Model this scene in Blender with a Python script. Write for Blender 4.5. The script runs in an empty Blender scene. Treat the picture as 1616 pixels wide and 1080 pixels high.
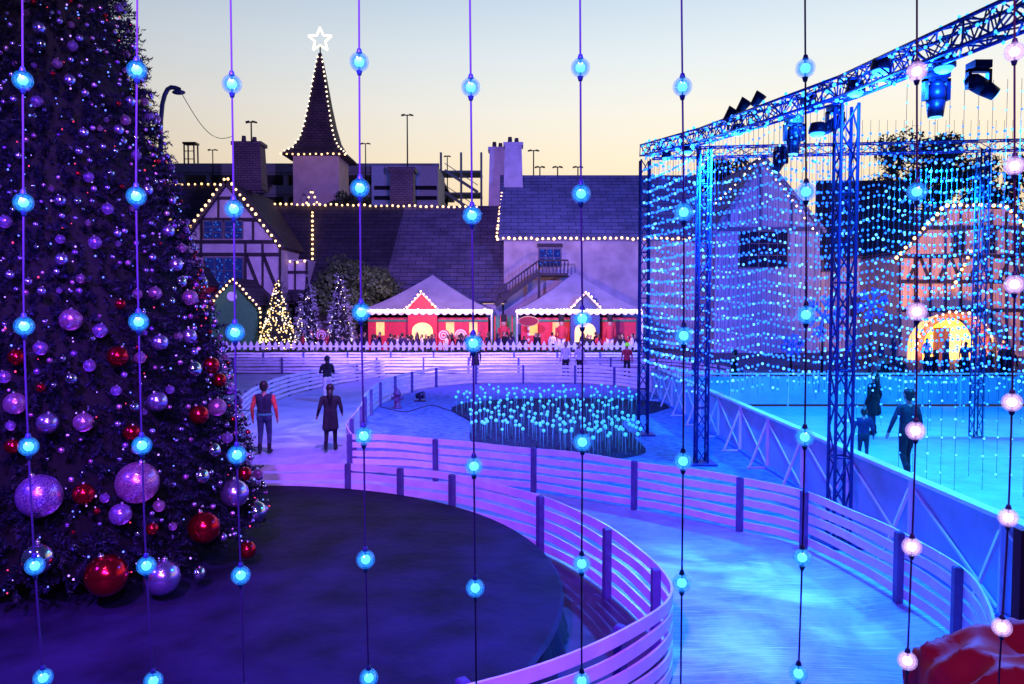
import bpy, math, random
import numpy as np
from mathutils import Vector, Matrix, noise
random.seed(7); rng=np.random.default_rng(7)
SC=bpy.context.scene; COL=SC.collection
F=1230.; P=math.radians(2.654); H=3.5
# pixel helpers: cast image pixel coordinates through the camera to world positions (metres)
def ray(u,v):
    a=(u-808)/F; b=(540-v)/F
    return Vector((a, math.cos(P)+b*math.sin(P), -math.sin(P)+b*math.cos(P)))
def W(u,v,D):
    r=ray(u,v); s=D/r.y; return Vector((r.x*s,D,H+r.z*s))
def G(u,v,z=0):
    r=ray(u,v); s=(z-H)/r.z; return Vector((r.x*s,r.y*s,z))
def X(u,D): return W(u,483,D).x
def Z(v,D): return W(808,v,D).z
# ---------------- materials
MC={}
def M(name,col,rough=.6,metal=0,var=.2,scale=6,bump=0,em=None,es=0,spec=.4,sample=False,alpha=None):
    if name in MC: return MC[name]
    m=bpy.data.materials.new(name); m.use_nodes=True; nt=m.node_tree; b=nt.nodes['Principled BSDF']
    b.inputs['Roughness'].default_value=rough; b.inputs['Metallic'].default_value=metal
    b.inputs['Specular IOR Level'].default_value=spec
    tc=nt.nodes.new('ShaderNodeTexCoord'); n=nt.nodes.new('ShaderNodeTexNoise'); n.inputs['Scale'].default_value=scale; n.inputs['Detail'].default_value=5
    nt.links.new(tc.outputs['Object'],n.inputs['Vector'])
    r=nt.nodes.new('ShaderNodeValToRGB')
    r.color_ramp.elements[0].position=.3; r.color_ramp.elements[1].position=.7
    r.color_ramp.elements[0].color=[c*(1-var) for c in col]+[1]; r.color_ramp.elements[1].color=[min(1,c*(1+var)) for c in col]+[1]
    nt.links.new(n.outputs['Fac'],r.inputs['Fac']); nt.links.new(r.outputs['Color'],b.inputs['Base Color'])
    if bump:
        bn=nt.nodes.new('ShaderNodeBump'); bn.inputs['Strength'].default_value=bump; bn.inputs['Distance'].default_value=.02
        n2=nt.nodes.new('ShaderNodeTexNoise'); n2.inputs['Scale'].default_value=scale*4; nt.links.new(tc.outputs['Object'],n2.inputs['Vector'])
        nt.links.new(n2.outputs['Fac'],bn.inputs['Height']); nt.links.new(bn.outputs['Normal'],b.inputs['Normal'])
    if em:
        b.inputs['Emission Color'].default_value=list(em)+[1]; b.inputs['Emission Strength'].default_value=es
        if not sample: m.cycles.emission_sampling='NONE'
    MC[name]=m; return m
def shingle(name,c1,c2,sx=1.2,sz=.35):
    m=M(name,c1,.7); nt=m.node_tree; b=nt.nodes['Principled BSDF']
    tc=nt.nodes.new('ShaderNodeTexCoord'); sp=nt.nodes.new('ShaderNodeSeparateXYZ'); cb=nt.nodes.new('ShaderNodeCombineXYZ')
    nt.links.new(tc.outputs['Object'],sp.inputs[0])
    nt.links.new(sp.outputs['X'],cb.inputs[0]); nt.links.new(sp.outputs['Z'],cb.inputs[1])
    br=nt.nodes.new('ShaderNodeTexBrick'); br.inputs['Scale'].default_value=1; br.inputs['Brick Width'].default_value=sx; br.inputs['Row Height'].default_value=sz
    br.inputs['Mortar Size'].default_value=.03; br.inputs['Color1'].default_value=list(c1)+[1]; br.inputs['Color2'].default_value=list(c2)+[1]; br.inputs['Mortar'].default_value=[c*.35 for c in c1]+[1]
    nt.links.new(cb.outputs[0],br.inputs['Vector'])
    mx=nt.nodes.new('ShaderNodeMixRGB'); mx.blend_type='MULTIPLY'; mx.inputs[0].default_value=.7
    n=nt.nodes.new('ShaderNodeTexNoise'); n.inputs['Scale'].default_value=.5; n.inputs['Detail'].default_value=6; nt.links.new(tc.outputs['Object'],n.inputs['Vector'])
    rr=nt.nodes.new('ShaderNodeValToRGB'); rr.color_ramp.elements[0].position=.3; rr.color_ramp.elements[0].color=(.35,.35,.35,1); rr.color_ramp.elements[1].position=.7
    nt.links.new(n.outputs['Fac'],rr.inputs['Fac']); nt.links.new(br.outputs['Color'],mx.inputs[1]); nt.links.new(rr.outputs['Color'],mx.inputs[2])
    nt.links.new(mx.outputs[0],b.inputs['Base Color']); return m
def ice_mat(name,c1,c2,rough=.3,scr3=(.7,.8,.95),spec=.15):
    m=M(name,c1,rough,spec=spec); nt=m.node_tree; b=nt.nodes['Principled BSDF']
    tc=nt.nodes.new('ShaderNodeTexCoord')
    n=nt.nodes.new('ShaderNodeTexNoise'); n.inputs['Scale'].default_value=.9; n.inputs['Detail'].default_value=9; n.inputs['Roughness'].default_value=.72
    n.inputs['Distortion'].default_value=.8
    nt.links.new(tc.outputs['Object'],n.inputs['Vector'])
    scr=[]
    for k,(ang,sx) in enumerate(((.5,80),(-.9,62),(1.5,70))):
        mp=nt.nodes.new('ShaderNodeMapping'); mp.inputs['Rotation'].default_value=(0,0,ang); mp.inputs['Scale'].default_value=(1.8,sx,1)
        wn=nt.nodes.new('ShaderNodeTexNoise'); wn.inputs['Scale'].default_value=.35; nt.links.new(tc.outputs['Object'],wn.inputs['Vector'])
        av=nt.nodes.new('ShaderNodeMixRGB'); av.blend_type='ADD'; av.inputs[0].default_value=1.; nt.links.new(tc.outputs['Object'],av.inputs[1]); nt.links.new(wn.outputs['Color'],av.inputs[2])
        nt.links.new(av.outputs[0],mp.inputs['Vector'])
        s=nt.nodes.new('ShaderNodeTexNoise'); s.inputs['Scale'].default_value=1.; s.inputs['Detail'].default_value=3; s.inputs['Distortion'].default_value=.3
        nt.links.new(mp.outputs[0],s.inputs['Vector'])
        r=nt.nodes.new('ShaderNodeValToRGB'); r.color_ramp.elements[0].position=.57; r.color_ramp.elements[0].color=(0,0,0,1); r.color_ramp.elements[1].position=.75; r.color_ramp.elements[1].color=(.6,.6,.6,1)
        nt.links.new(s.outputs['Fac'],r.inputs['Fac']); scr.append(r)
    a1=nt.nodes.new('ShaderNodeMixRGB'); a1.blend_type='ADD'; a1.inputs[0].default_value=1
    a2=nt.nodes.new('ShaderNodeMixRGB'); a2.blend_type='ADD'; a2.inputs[0].default_value=1
    nt.links.new(scr[0].outputs[0],a1.inputs[1]); nt.links.new(scr[1].outputs[0],a1.inputs[2]); nt.links.new(a1.outputs[0],a2.inputs[1]); nt.links.new(scr[2].outputs[0],a2.inputs[2])
    r=nt.nodes.new('ShaderNodeValToRGB'); r.color_ramp.elements[0].position=.35; r.color_ramp.elements[1].position=.65
    r.color_ramp.elements[0].color=list(c1)+[1]; r.color_ramp.elements[1].color=list(c2)+[1]
    nt.links.new(n.outputs['Fac'],r.inputs['Fac'])
    mx=nt.nodes.new('ShaderNodeMixRGB'); mx.blend_type='MIX'; nt.links.new(a2.outputs[0],mx.inputs[0]); nt.links.new(r.outputs[0],mx.inputs[1]); mx.inputs[2].default_value=list(scr3)+[1]
    nt.links.new(mx.outputs[0],b.inputs['Base Color'])
    bn=nt.nodes.new('ShaderNodeBump'); bn.inputs['Strength'].default_value=.35; bn.inputs['Distance'].default_value=.01
    nt.links.new(a2.outputs[0],bn.inputs['Height']); nt.links.new(bn.outputs[0],b.inputs['Normal'])
    return m
def sparkle(name,c1,c2,rough=.3,metal=.8,scale=160):
    m=M(name,c1,rough,metal); nt=m.node_tree; b=nt.nodes['Principled BSDF']
    tc=nt.nodes.new('ShaderNodeTexCoord'); v=nt.nodes.new('ShaderNodeTexVoronoi'); v.inputs['Scale'].default_value=scale
    nt.links.new(tc.outputs['Object'],v.inputs['Vector']); mx=nt.nodes.new('ShaderNodeMixRGB')
    mx.inputs[1].default_value=list(c1)+[1]; mx.inputs[2].default_value=list(c2)+[1]
    s=nt.nodes.new('ShaderNodeSeparateXYZ'); nt.links.new(v.outputs['Color'],s.inputs[0])
    pw=nt.nodes.new('ShaderNodeMath'); pw.operation='POWER'; pw.inputs[1].default_value=2.5; nt.links.new(s.outputs[0],pw.inputs[0]); nt.links.new(pw.outputs[0],mx.inputs[0])
    nt.links.new(mx.outputs[0],b.inputs['Base Color'])
    bn=nt.nodes.new('ShaderNodeBump'); bn.inputs['Strength'].default_value=.9; bn.inputs['Distance'].default_value=.06
    nt.links.new(s.outputs[1],bn.inputs['Height']); nt.links.new(bn.outputs[0],b.inputs['Normal']); return m
WHITE=M('white_paint',(.7,.68,.77),.5,var=.14,scale=3,bump=.2,spec=.25)
POST=M('post_paint',(.07,.07,.2),.6,var=.2)
PLASTER=M('plaster',(.52,.45,.47),.85,var=.18,scale=1.2,bump=.4)
PLASTERB=M('beige_plaster',(.42,.35,.34),.85,var=.25,scale=.8,bump=.4)
TIMBER=M('dark_timber',(.03,.022,.03),.7,var=.3)
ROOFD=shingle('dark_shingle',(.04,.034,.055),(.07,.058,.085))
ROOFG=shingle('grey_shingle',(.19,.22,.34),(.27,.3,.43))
ROOFLIT=shingle('lit_shingle',(.13,.115,.18),(.19,.165,.24))  # lit copy of the dark shingle, the light is put into its colour
CONC=M('concrete',(.45,.45,.4),.8,var=.12,scale=.5)
BLACK=M('black_metal',(.02,.02,.03),.4,.6)
TRUSS=M('truss_metal',(.03,.08,.42),.45,.2)
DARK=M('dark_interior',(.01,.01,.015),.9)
CORD=M('cord_rubber',(.03,.02,.06),.5)
CORDB=M('cord_purple',(.05,.03,.15),.6)
WARM=M('warm_bulb',(1,.8,.5),.4,em=(1,.56,.18),es=3.6)
WARMW=M('warm_white_bulb',(1,.9,.7),.4,em=(1,.8,.5),es=3.8)
CYANB=M('blue_bulb',(.3,.7,1),.4,em=(.03,.28,1.),es=3.4)
CYANW=M('cyan_globe',(.2,.7,.9),.4,em=(.02,.42,.66),es=1.2)
GLOWY=M('glow_yellow',(1,.7,.2),.6,em=(1,.48,.05),es=1.6,var=.3,scale=1)
GREEN=M('needle_green',(.03,.055,.03),.6,var=.5,scale=2)
LEAF=M('leaf_green',(.03,.05,.02),.6,var=.6,scale=1.5)
LEAF2=M('bush_leaf_green',(.06,.1,.03),.6,var=.6,scale=1.5)
BARK=M('bark',(.08,.06,.05),.9,bump=.5)
def crackle(name,c1,c2,s1,s2,scale,alpha):
    m=bpy.data.materials.new(name); m.use_nodes=True; nt=m.node_tree; nt.nodes.clear()
    o=nt.nodes.new('ShaderNodeOutputMaterial'); tc=nt.nodes.new('ShaderNodeTexCoord'); v=nt.nodes.new('ShaderNodeTexVoronoi'); v.inputs['Scale'].default_value=scale
    nt.links.new(tc.outputs['Object'],v.inputs['Vector'])
    r=nt.nodes.new('ShaderNodeValToRGB'); r.color_ramp.elements[0].color=[c*s2 for c in c2]+[1]; r.color_ramp.elements[1].color=[c*s1 for c in c1]+[1]; r.color_ramp.elements[1].position=.6
    nt.links.new(v.outputs['Distance'],r.inputs['Fac'])
    e=nt.nodes.new('ShaderNodeEmission'); e.inputs['Strength'].default_value=1; nt.links.new(r.outputs[0],e.inputs['Color'])
    g=nt.nodes.new('ShaderNodeBsdfGlossy'); g.inputs['Roughness'].default_value=.1; ad=nt.nodes.new('ShaderNodeAddShader'); nt.links.new(e.outputs[0],ad.inputs[0])
    g.inputs['Color'].default_value=(.25,.25,.25,1); nt.links.new(g.outputs[0],ad.inputs[1])
    t=nt.nodes.new('ShaderNodeBsdfTransparent'); mx=nt.nodes.new('ShaderNodeMixShader'); mx.inputs[0].default_value=alpha
    nt.links.new(t.outputs[0],mx.inputs[1]); nt.links.new(ad.outputs[0],mx.inputs[2]); nt.links.new(mx.outputs[0],o.inputs['Surface'])
    m.cycles.emission_sampling='NONE'; return m
GB=[crackle('crackled_glass_blue',(.0,.1,1.),(.02,.5,1),1.1,1.3,150,.3),crackle('crackled_glass_pink',(.5,.25,.95),(1,.65,.9),1.1,1.3,150,.33)]
GM=[crackle('glow_shell_blue',(.01,.2,1.),(.08,.65,1),1.3,1.6,190,.42),crackle('glow_shell_pink',(.8,.5,.95),(1,.8,.9),1.2,1.5,190,.45)]  # added middle shell, its emission fades the glow from core to rim
GC=[M('led_core_blue',(.5,.9,1),.4,em=(.16,.75,1),es=2.4),M('led_core_pink',(1,.85,.9),.4,em=(1,.82,.88),es=2.4)]
# ---------------- mesh builder
class MB:
    def __init__(s): s.v=[];s.f=[];s.m=[];s.s=[]
    def add(s,vs,fs,mi=0,sm=False):
        o=len(s.v); s.v+= [tuple(x) for x in vs]
        for f in fs: s.f.append([i+o for i in f]); s.m.append(mi); s.s.append(sm)
        return s
    def box(s,x0,x1,y0,y1,z0,z1,mi=0):
        return s.add([(x0,y0,z0),(x1,y0,z0),(x1,y1,z0),(x0,y1,z0),(x0,y0,z1),(x1,y0,z1),(x1,y1,z1),(x0,y1,z1)],
            [(0,3,2,1),(4,5,6,7),(0,1,5,4),(1,2,6,5),(2,3,7,6),(3,0,4,7)],mi)
    def beam(s,a,b,w,h,mi=0):
        a=Vector(a);b=Vector(b);d=(b-a).normalized(); up=Vector((0,0,1)) if abs(d.z)<.95 else Vector((0,1,0))
        sd=d.cross(up).normalized(); u=sd.cross(d).normalized(); sd*=w/2;u*=h/2
        return s.add([a-sd-u,a+sd-u,a+sd+u,a-sd+u,b-sd-u,b+sd-u,b+sd+u,b-sd+u],[(0,1,2,3),(7,6,5,4),(0,4,5,1),(1,5,6,2),(2,6,7,3),(3,7,4,0)],mi)
    def tube(s,a,b,r0,r1=None,n=8,mi=0,sm=True):
        if r1 is None:r1=r0
        a=Vector(a);b=Vector(b);d=(b-a).normalized(); up=Vector((0,0,1)) if abs(d.z)<.95 else Vector((0,1,0))
        x=d.cross(up).normalized(); y=x.cross(d)
        vs=[]
        for c,r in((a,r0),(b,r1)):
            for i in range(n):
                t=2*math.pi*i/n; vs.append(c+x*math.cos(t)*r+y*math.sin(t)*r)
        s.add(vs,[(i,(i+1)%n,n+(i+1)%n,n+i) for i in range(n)]+[tuple(range(n))[::-1],tuple(range(n,2*n))],mi,sm)
        s.s[-1]=False; s.s[-2]=False; return s
    def sweep(s,path,r,n=6,mi=0,ref=(0,1,0)):
        vs=[];fs=[];ref=Vector(ref)
        for k,p in enumerate(path):
            d=(path[min(k+1,len(path)-1)]-path[max(k-1,0)]).normalized(); x=d.cross(ref).normalized(); y=x.cross(d)
            for i in range(n):
                t=2*math.pi*i/n; vs.append(p+(x*math.cos(t)+y*math.sin(t))*r)
        for k in range(len(path)-1):
            for i in range(n): fs.append((k*n+i,k*n+(i+1)%n,(k+1)*n+(i+1)%n,(k+1)*n+i))
        return s.add(vs,fs,mi,True)
    def sph(s,c,r,seg=12,rg=8,mi=0):
        if not hasattr(r,'__len__'): r=(r,r,r)
        vs=[(c[0],c[1],c[2]+r[2])];fs=[]
        for j in range(1,rg):
            ph=math.pi*j/rg
            for i in range(seg):
                t=2*math.pi*i/seg; vs.append((c[0]+r[0]*math.sin(ph)*math.cos(t),c[1]+r[1]*math.sin(ph)*math.sin(t),c[2]+r[2]*math.cos(ph)))
        vs.append((c[0],c[1],c[2]-r[2])); L=len(vs)-1
        for i in range(seg):
            fs.append((0,1+i,1+(i+1)%seg)); fs.append((L,L-seg+(i+1)%seg,L-seg+i))
        for j in range(rg-2):
            for i in range(seg):
                a=1+j*seg+i;b=1+j*seg+(i+1)%seg; fs.append((a,a+seg,b+seg,b))
        return s.add(vs,fs,mi,True)
    def prism(s,pts,d,mi=0):
        n=len(pts); d=Vector(d); a=[Vector(p) for p in pts]; b=[p+d for p in a]
        return s.add(a+b,[tuple(range(n))[::-1],tuple(range(n,2*n))]+[(i,(i+1)%n,n+(i+1)%n,n+i) for i in range(n)],mi)
    def lathe(s,c,prof,n=16,mi=0,sm=True,rot=0):
        vs=[];fs=[]
        for (r,z) in prof:
            for i in range(n):
                t=2*math.pi*i/n+rot; vs.append((c[0]+r*math.cos(t),c[1]+r*math.sin(t),c[2]+z))
        for j in range(len(prof)-1):
            for i in range(n): fs.append((j*n+i,j*n+(i+1)%n,(j+1)*n+(i+1)%n,(j+1)*n+i))
        return s.add(vs,fs,mi,sm)
    def mesh(s,name,mats,base=(0,0,0)):
        me=bpy.data.meshes.new(name); b=Vector(base)
        me.from_pydata([(x-b.x,y-b.y,z-b.z) for x,y,z in s.v],[],s.f)
        for m in mats: me.materials.append(m)
        me.polygons.foreach_set('material_index',s.m); me.polygons.foreach_set('use_smooth',s.s); me.update(); return me
    def obj(s,name,mats,parent=None,base=None):
        if not isinstance(mats,(list,tuple)): mats=[mats]
        bs=Vector(parent.location) if parent else (Vector(base) if base is not None else Vector((0,0,0)))
        me=s.mesh(name,mats,bs); o=bpy.data.objects.new(name,me); COL.objects.link(o)
        if parent: o.parent=parent
        else: o.location=bs
        return o
def thing(name,label,cat,base,group=None):
    e=bpy.data.objects.new(name,None); e.location=base; e.empty_display_size=.2; COL.objects.link(e)
    tag(e,label,cat,group); return e
def tag(o,label,cat,group=None):
    o['label']=label; o['category']=cat
    if group:o['group']=group
    return o
def struct(o): o['kind']='structure'; return o
def inst(name,me,loc,parent=None,rot=(0,0,0),sc=1):
    o=bpy.data.objects.new(name,me); COL.objects.link(o)
    if parent: o.parent=parent; o.location=Vector(loc)-Vector(parent.location)
    else: o.location=loc
    o.rotation_euler=rot; o.scale=(sc,sc,sc) if not hasattr(sc,'__len__') else sc; return o
def arrmesh(name,verts,tris,mats,mi=None):
    me=bpy.data.meshes.new(name); n=len(verts); k=len(tris)
    me.vertices.add(n); me.vertices.foreach_set('co',verts.astype(np.float32).ravel())
    w=tris.shape[1]; me.loops.add(k*w); me.loops.foreach_set('vertex_index',tris.astype(np.int32).ravel())
    me.polygons.add(k); me.polygons.foreach_set('loop_start',np.arange(0,k*w,w,dtype=np.int32)); 
    if mi is not None: me.polygons.foreach_set('material_index',mi.astype(np.int32))
    for m in mats: me.materials.append(m)
    me.update(calc_edges=True); return me
def crom(pts,step=.25,closed=False):
    pts=[Vector(p) for p in pts]; out=[]; n=len(pts)
    rngi=range(n) if closed else range(n-1)
    for i in rngi:
        if closed: p0,p1,p2,p3=pts[i-1],pts[i],pts[(i+1)%n],pts[(i+2)%n]
        else: p0=pts[i-1] if i>0 else pts[0]*2-pts[1]; p1=pts[i];p2=pts[i+1]; p3=pts[i+2] if i+2<n else pts[-1]*2-pts[-2]
        k=max(2,int((p2-p1).length/step))
        for j in range(k):
            t=j/k; out.append(.5*((2*p1)+(p2-p0)*t+(2*p0-5*p1+4*p2-p3)*t*t+(3*p1-p0-3*p2+p3)*t**3))
    if not closed: out.append(pts[-1])
    return out
def resample(path,sp):
    out=[path[0]]; acc=0
    for a,b in zip(path,path[1:]):
        L=(b-a).length; 
        while acc+L>=sp:
            t=(sp-acc)/L; a=a.lerp(b,t); out.append(a.copy()); L=(b-a).length; acc=0
        acc+=L
    return out
def normals(path):
    N=[]
    for i in range(len(path)):
        d=(path[min(i+1,len(path)-1)]-path[max(i-1,0)]); d.z=0; d.normalize(); N.append(Vector((-d.y,d.x,0)))
    return N
# ---------------- fences
def fence(label,pts,posts=None,sp=1.9,h=.84,side=1,nsl=5,step=.25,gap=.055):
    path=crom([(p[0],p[1],0) for p in pts],step); N=normals(path)
    e=thing('slat_fence',label,'fence',path[0],'white slatted fences along the skating path')
    bot=.06; sh=(h-bot-gap*(nsl-1))/nsl
    for k in range(nsl):
        z0=bot+k*(sh+gap); b=MB(); vs=[];fs=[]
        for p,n in zip(path,N):
            w=.008*math.sin(p.x*3+k)+.007*math.sin(p.y*4+k*2)
            for (o,z) in ((0,z0),(.025,z0),(.025,z0+sh),(0,z0+sh)): vs.append(p+n*side*(o)+Vector((0,0,z+w)))
        for i in range(len(path)-1):
            a=i*4
            for q in range(4): fs.append((a+q,a+(q+1)%4,a+4+(q+1)%4,a+4+q))
        fs+=[(0,1,2,3),tuple(len(vs)-4+i for i in (3,2,1,0))]
        b.add(vs,fs,0); b.obj('slat',WHITE,e)
    pp=resample(path,sp) if posts is None else [Vector((x,y,0)) for x,y in posts]
    for q in pp:
        i=min(range(len(path)),key=lambda k:(path[k]-q).length); n=N[i]*side; d=Vector((n.y,-n.x,0)); c=path[i]+n*.07
        b=MB(); s1=d*.042; s2=n*.042
        cs=[c-s1-s2,c+s1-s2,c+s1+s2,c-s1+s2]; up=Vector((0,0,h)); tp=[Vector((0,0,h+.015))+c+(x-c)*.7 for x in cs]
        b.add(cs+[x+up for x in cs]+tp,[(0,1,5,4),(1,2,6,5),(2,3,7,6),(3,0,4,7),(4,5,9,8),(5,6,10,9),(6,7,11,10),(7,4,8,11),(8,9,10,11)],0)
        b.obj('post',POST,e)
    return path
near=fence('white slatted fence curving around the round platform',[(-9,11.6),(-6.5,12.7),(-4.5,13.0),(-2.75,13.05),(-1.8,12.7),(-.9,12.2),(.45,10.8),(1.2,9.2),(1.52,7.75),(1.45,7.0),(.95,6.3),(.3,5.75),(-.6,5.2),(-1.8,4.6)],
    posts=[(-4.6,13),(-2.75,13.05),(-1.8,12.7),(-.9,12.2),(.45,10.8),(1.2,9.2),(1.52,7.75),(.93,6.3),(-.3,5.4)],side=-1,step=.15)
isl_front=[(-3.35,16.1),(-2.4,15.9),(-1.5,15.5),(.44,14.5),(2.14,13.3),(3.58,12.0),(4.25,11.07),(4.62,9.05),(4.6,7.8),(4.35,7.0),(4.0,6.3)]
fence('white slatted fence sweeping across the ice before the light garden',isl_front,posts=[(-3.35,16.1),(-1.5,15.5),(.44,14.5),(2.14,13.3),(3.58,12.0),(4.25,11.07),(4.62,9.05),(4.6,7.8)],side=-1,step=.2)
isl_back=[(-3.35,16.1),(-3.75,17.5),(-3.9,19),(-4.1,21),(-4.5,24),(-4.6,28),(-3.9,32),(-2.3,34.4),(.5,35),(3.5,34.6),(5.2,32.5),(6.0,29.5)]
fence('white slatted fence bounding the light garden island',isl_back,sp=2.2,side=-1)
outerL=[(-6.6,16.5),(-7.0,19.5),(-8.1,23.5),(-8.6,27),(-8.6,30.5),(-7.9,34),(-6.8,37),(-6.3,38.5)]
fence('white slatted fence beside the skating path entrance',outerL,sp=2.0,side=1)
fence('long straight white slatted fence at the end of the rink',[(-19,40),(-10,40),(0,40),(6,39.6),(8.5,37.5),(9.6,33),(9.8,29)],sp=2.4,side=-1)
fence('second white slatted fence behind the skaters',[(-19,44.5),(-5,44.5),(7.5,44.5)],sp=2.4,side=-1)
pk=thing('picket_fence','white wooden picket fence with pointed pickets','fence',(-20.5,51,0))
b=MB(); b.box(-20.5,8.3,51.03,51.08,.35,.45); b.obj('rail',WHITE,pk); b=MB(); b.box(-20.5,8.3,51.03,51.08,.8,.9); b.obj('rail',WHITE,pk)
pm=MB(); pm.add([(-.11,0,.05),(.11,0,.05),(.11,0,1.0),(0,0,1.2),(-.11,0,1.0),(-.11,.03,.05),(.11,.03,.05),(.11,.03,1.0),(0,.03,1.2),(-.11,.03,1.0)],
  [(0,1,2,3,4),(9,8,7,6,5),(0,5,6,1),(1,6,7,2),(2,7,8,3),(3,8,9,4),(4,9,5,0)]); pmm=pm.mesh('picket',[WHITE])
for i in range(72): inst('picket',pmm,(-20.3+i*.4,51,0),pk)
# ---------------- ground
GROUND=M('asphalt',(.06,.055,.075),.7,var=.3,scale=.8,bump=.2)
b=MB(); b.add([(-600,-80,0),(600,-80,0),(600,900,0),(-600,900,0)],[(0,1,2,3)]); struct(b.obj('ground',GROUND))
ICE=ice_mat('ice_path',(.18,.25,.46),(.42,.48,.7),.38)
ICE2=ice_mat('rink_ice',(.12,.34,.56),(.26,.5,.7),.45,(.5,.75,.9),.1)
PAV=M('pavement_stone',(.1,.09,.13),.7,var=.3,scale=1)
def sheet(name,pts,z,mat):
    b=MB(); b.add([(p[0],p[1],z) for p in pts],[tuple(range(len(pts)))]); return struct(b.obj(name,mat))
sheet('ice_path',[(-19,1.5),(5.5,1.5),(5.5,30),(9.8,30),(9.8,39.9),(-19,39.9)],.004,ICE)
sheet('rink_ice',[(5.5,3),(30,3),(30,27),(5.5,27)],.006,ICE2)
sheet('pavement',[(-30,46),(40,46),(40,60),(-30,60)],.004,PAV)
ISL=M('island_carpet',(.14,.2,.4),.85,var=.4,scale=5,bump=.4,spec=.1)
isp=[(p.x,p.y) for p in crom([(a[0],a[1],0) for a in isl_back],.6)]
sheet('island_ground',isp+[(5.6,26),(5.5,20),(5.3,12),(4.7,11)]+[(a[0],a[1]) for a in isl_front[:6]][::-1],.009,ISL)
FLOOR=M('dark_floor',(.05,.03,.09),.5,var=.4,scale=2)
sheet('platform_surround_ground',[(p.x,p.y) for p in near]+[(-9,4)],.012,FLOOR)
STG=M('stage_top',(.015,.01,.04),.65,var=.6,scale=1.6,bump=.6,spec=.15); SKT=M('stage_skirt',(.016,.013,.03),.8,var=.4,scale=3)
pc=Vector((-4.15,8.25,0)); pf=thing('round_platform','low round dark stage platform with black fabric skirt','platform',pc)
MB().lathe(pc,[(0.001,.5),(4.66,.5),(4.7,.47),(4.66,.455)],96,0,False).obj('deck',STG,pf)
vs=[];fs=[];n=360
for i in range(n):
    t=2*math.pi*i/n; w=.02*math.sin(i*.9)+.014*math.sin(i*2.3)
    for r,z in((4.63,.456),(4.66+w,.25),(4.72+w*1.5,.014)): vs.append((pc.x+r*math.cos(t),pc.y+r*math.sin(t),z))
for i in range(n):
    for k in range(2):
        a=i*3+k;c=((i+1)%n)*3+k; fs.append((a+1,c+1,c,a))
MB().add(vs,fs,0,True).obj('skirt',SKT,pf)
# ---------------- foliage
def sprig(nn=24,L=.24,nl=.07,w=.0085):
    V=[];T=[]
    def tri(a,b,c):
        k=len(V); V.extend([a,b,c]); T.append((k,k+1,k+2))
    tri(Vector((0,-.006,0)),Vector((0,.006,0)),Vector((L,0,0)))
    for i in range(nn):
        x=L*(i+.5)/nn; a=random.uniform(0,2*math.pi); d=Vector((.6,math.cos(a),math.sin(a))).normalized()*nl*random.uniform(.7,1.2)*(1-.4*x/L)
        s=d.cross(Vector((random.random(),random.random(),random.random()))).normalized()*w
        p=Vector((x,0,0)); tri(p-s,p+s,p+d)
    return np.array([tuple(v) for v in V]),np.array(T)
def scatter(pos,dirs,sc,tmpl,nv=5):
    ts=[tmpl() for _ in range(nv)]; VV=[];TT=[];o=0
    for i,(p,d,s) in enumerate(zip(pos,dirs,sc)):
        V,T=ts[i%nv]; d=d/np.linalg.norm(d); up=np.array([0,0,1.]) if abs(d[2])<.95 else np.array([0,1.,0])
        y=np.cross(up,d); y/=np.linalg.norm(y); z=np.cross(d,y); a=rng.uniform(0,6.28); y2=y*math.cos(a)+z*math.sin(a); z2=np.cross(d,y2)
        R=np.stack([d,y2,z2],1)*s; VV.append(V@R.T+p); TT.append(T+o); o+=len(V)
    return np.concatenate(VV),np.concatenate(TT)
def conifer(loc,Hh,R,n,mats,label,name='christmas_tree',z0=.0,spr=sprig,sc=1.,group=None,jit=.45,cm=.85,lumpk=1.):
    e=thing(name,label,'christmas tree',loc,group); loc=np.array(loc)
    MB().tube((loc[0],loc[1],loc[2]),(loc[0],loc[1],loc[2]+Hh*.9),R*.07,R*.02,10).obj('trunk',BARK,e)
    q=np.sqrt(rng.random(n)); t=1-q
    hz=z0+t*(Hh-z0); rr=R*(1-t)
    az=rng.uniform(0,2*math.pi,n); lump=1+lumpk*(.05*np.sin(az*7+hz*4)+.04*np.sin(az*13-hz*9))
    r=(rr*lump)*rng.uniform(.84,.98,n)
    pos=np.stack([r*np.cos(az),r*np.sin(az),hz],1)
    d=np.stack([np.cos(az)+rng.normal(0,jit,n),np.sin(az)+rng.normal(0,jit,n),rng.normal(-.1,jit,n)],1)
    V,T=scatter(pos,d,rng.uniform(.7,1.25,n)*sc,spr)
    me=arrmesh('crown',V,T,mats,(rng.random(len(T))<.12).astype(int) if len(mats)>1 else None)
    o=bpy.data.objects.new('crown',me); COL.objects.link(o); o.parent=e
    MB().lathe(loc,[(.02,z0+.05),(R*cm,z0+.04),(R*cm*.5,z0+.5*(Hh-z0)),(.01,z0+.97*(Hh-z0))],24,0).obj('dark_core',M('dark_core_fill',(.006,.007,.01),.9),e)  # plain dark cone added inside to close the gaps between sprigs
    return e
TX,TY,TZ,TH,TR=-5.3,9.2,.5,9.25,2.28
NP=M('needle_dark',(.008,.01,.022),.55,var=.6,scale=3,spec=.15); NPU=M('purple_needle',(.025,.02,.09),.4,.3,var=.4)  # second material tints a random share of needles bluish purple
big=conifer((TX,TY,TZ),TH,TR-.12,10500,[NP,NPU],'huge dark christmas tree covered with baubles on the round platform',z0=.3,jit=.26,cm=.9,lumpk=.5,sc=.92)
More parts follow.
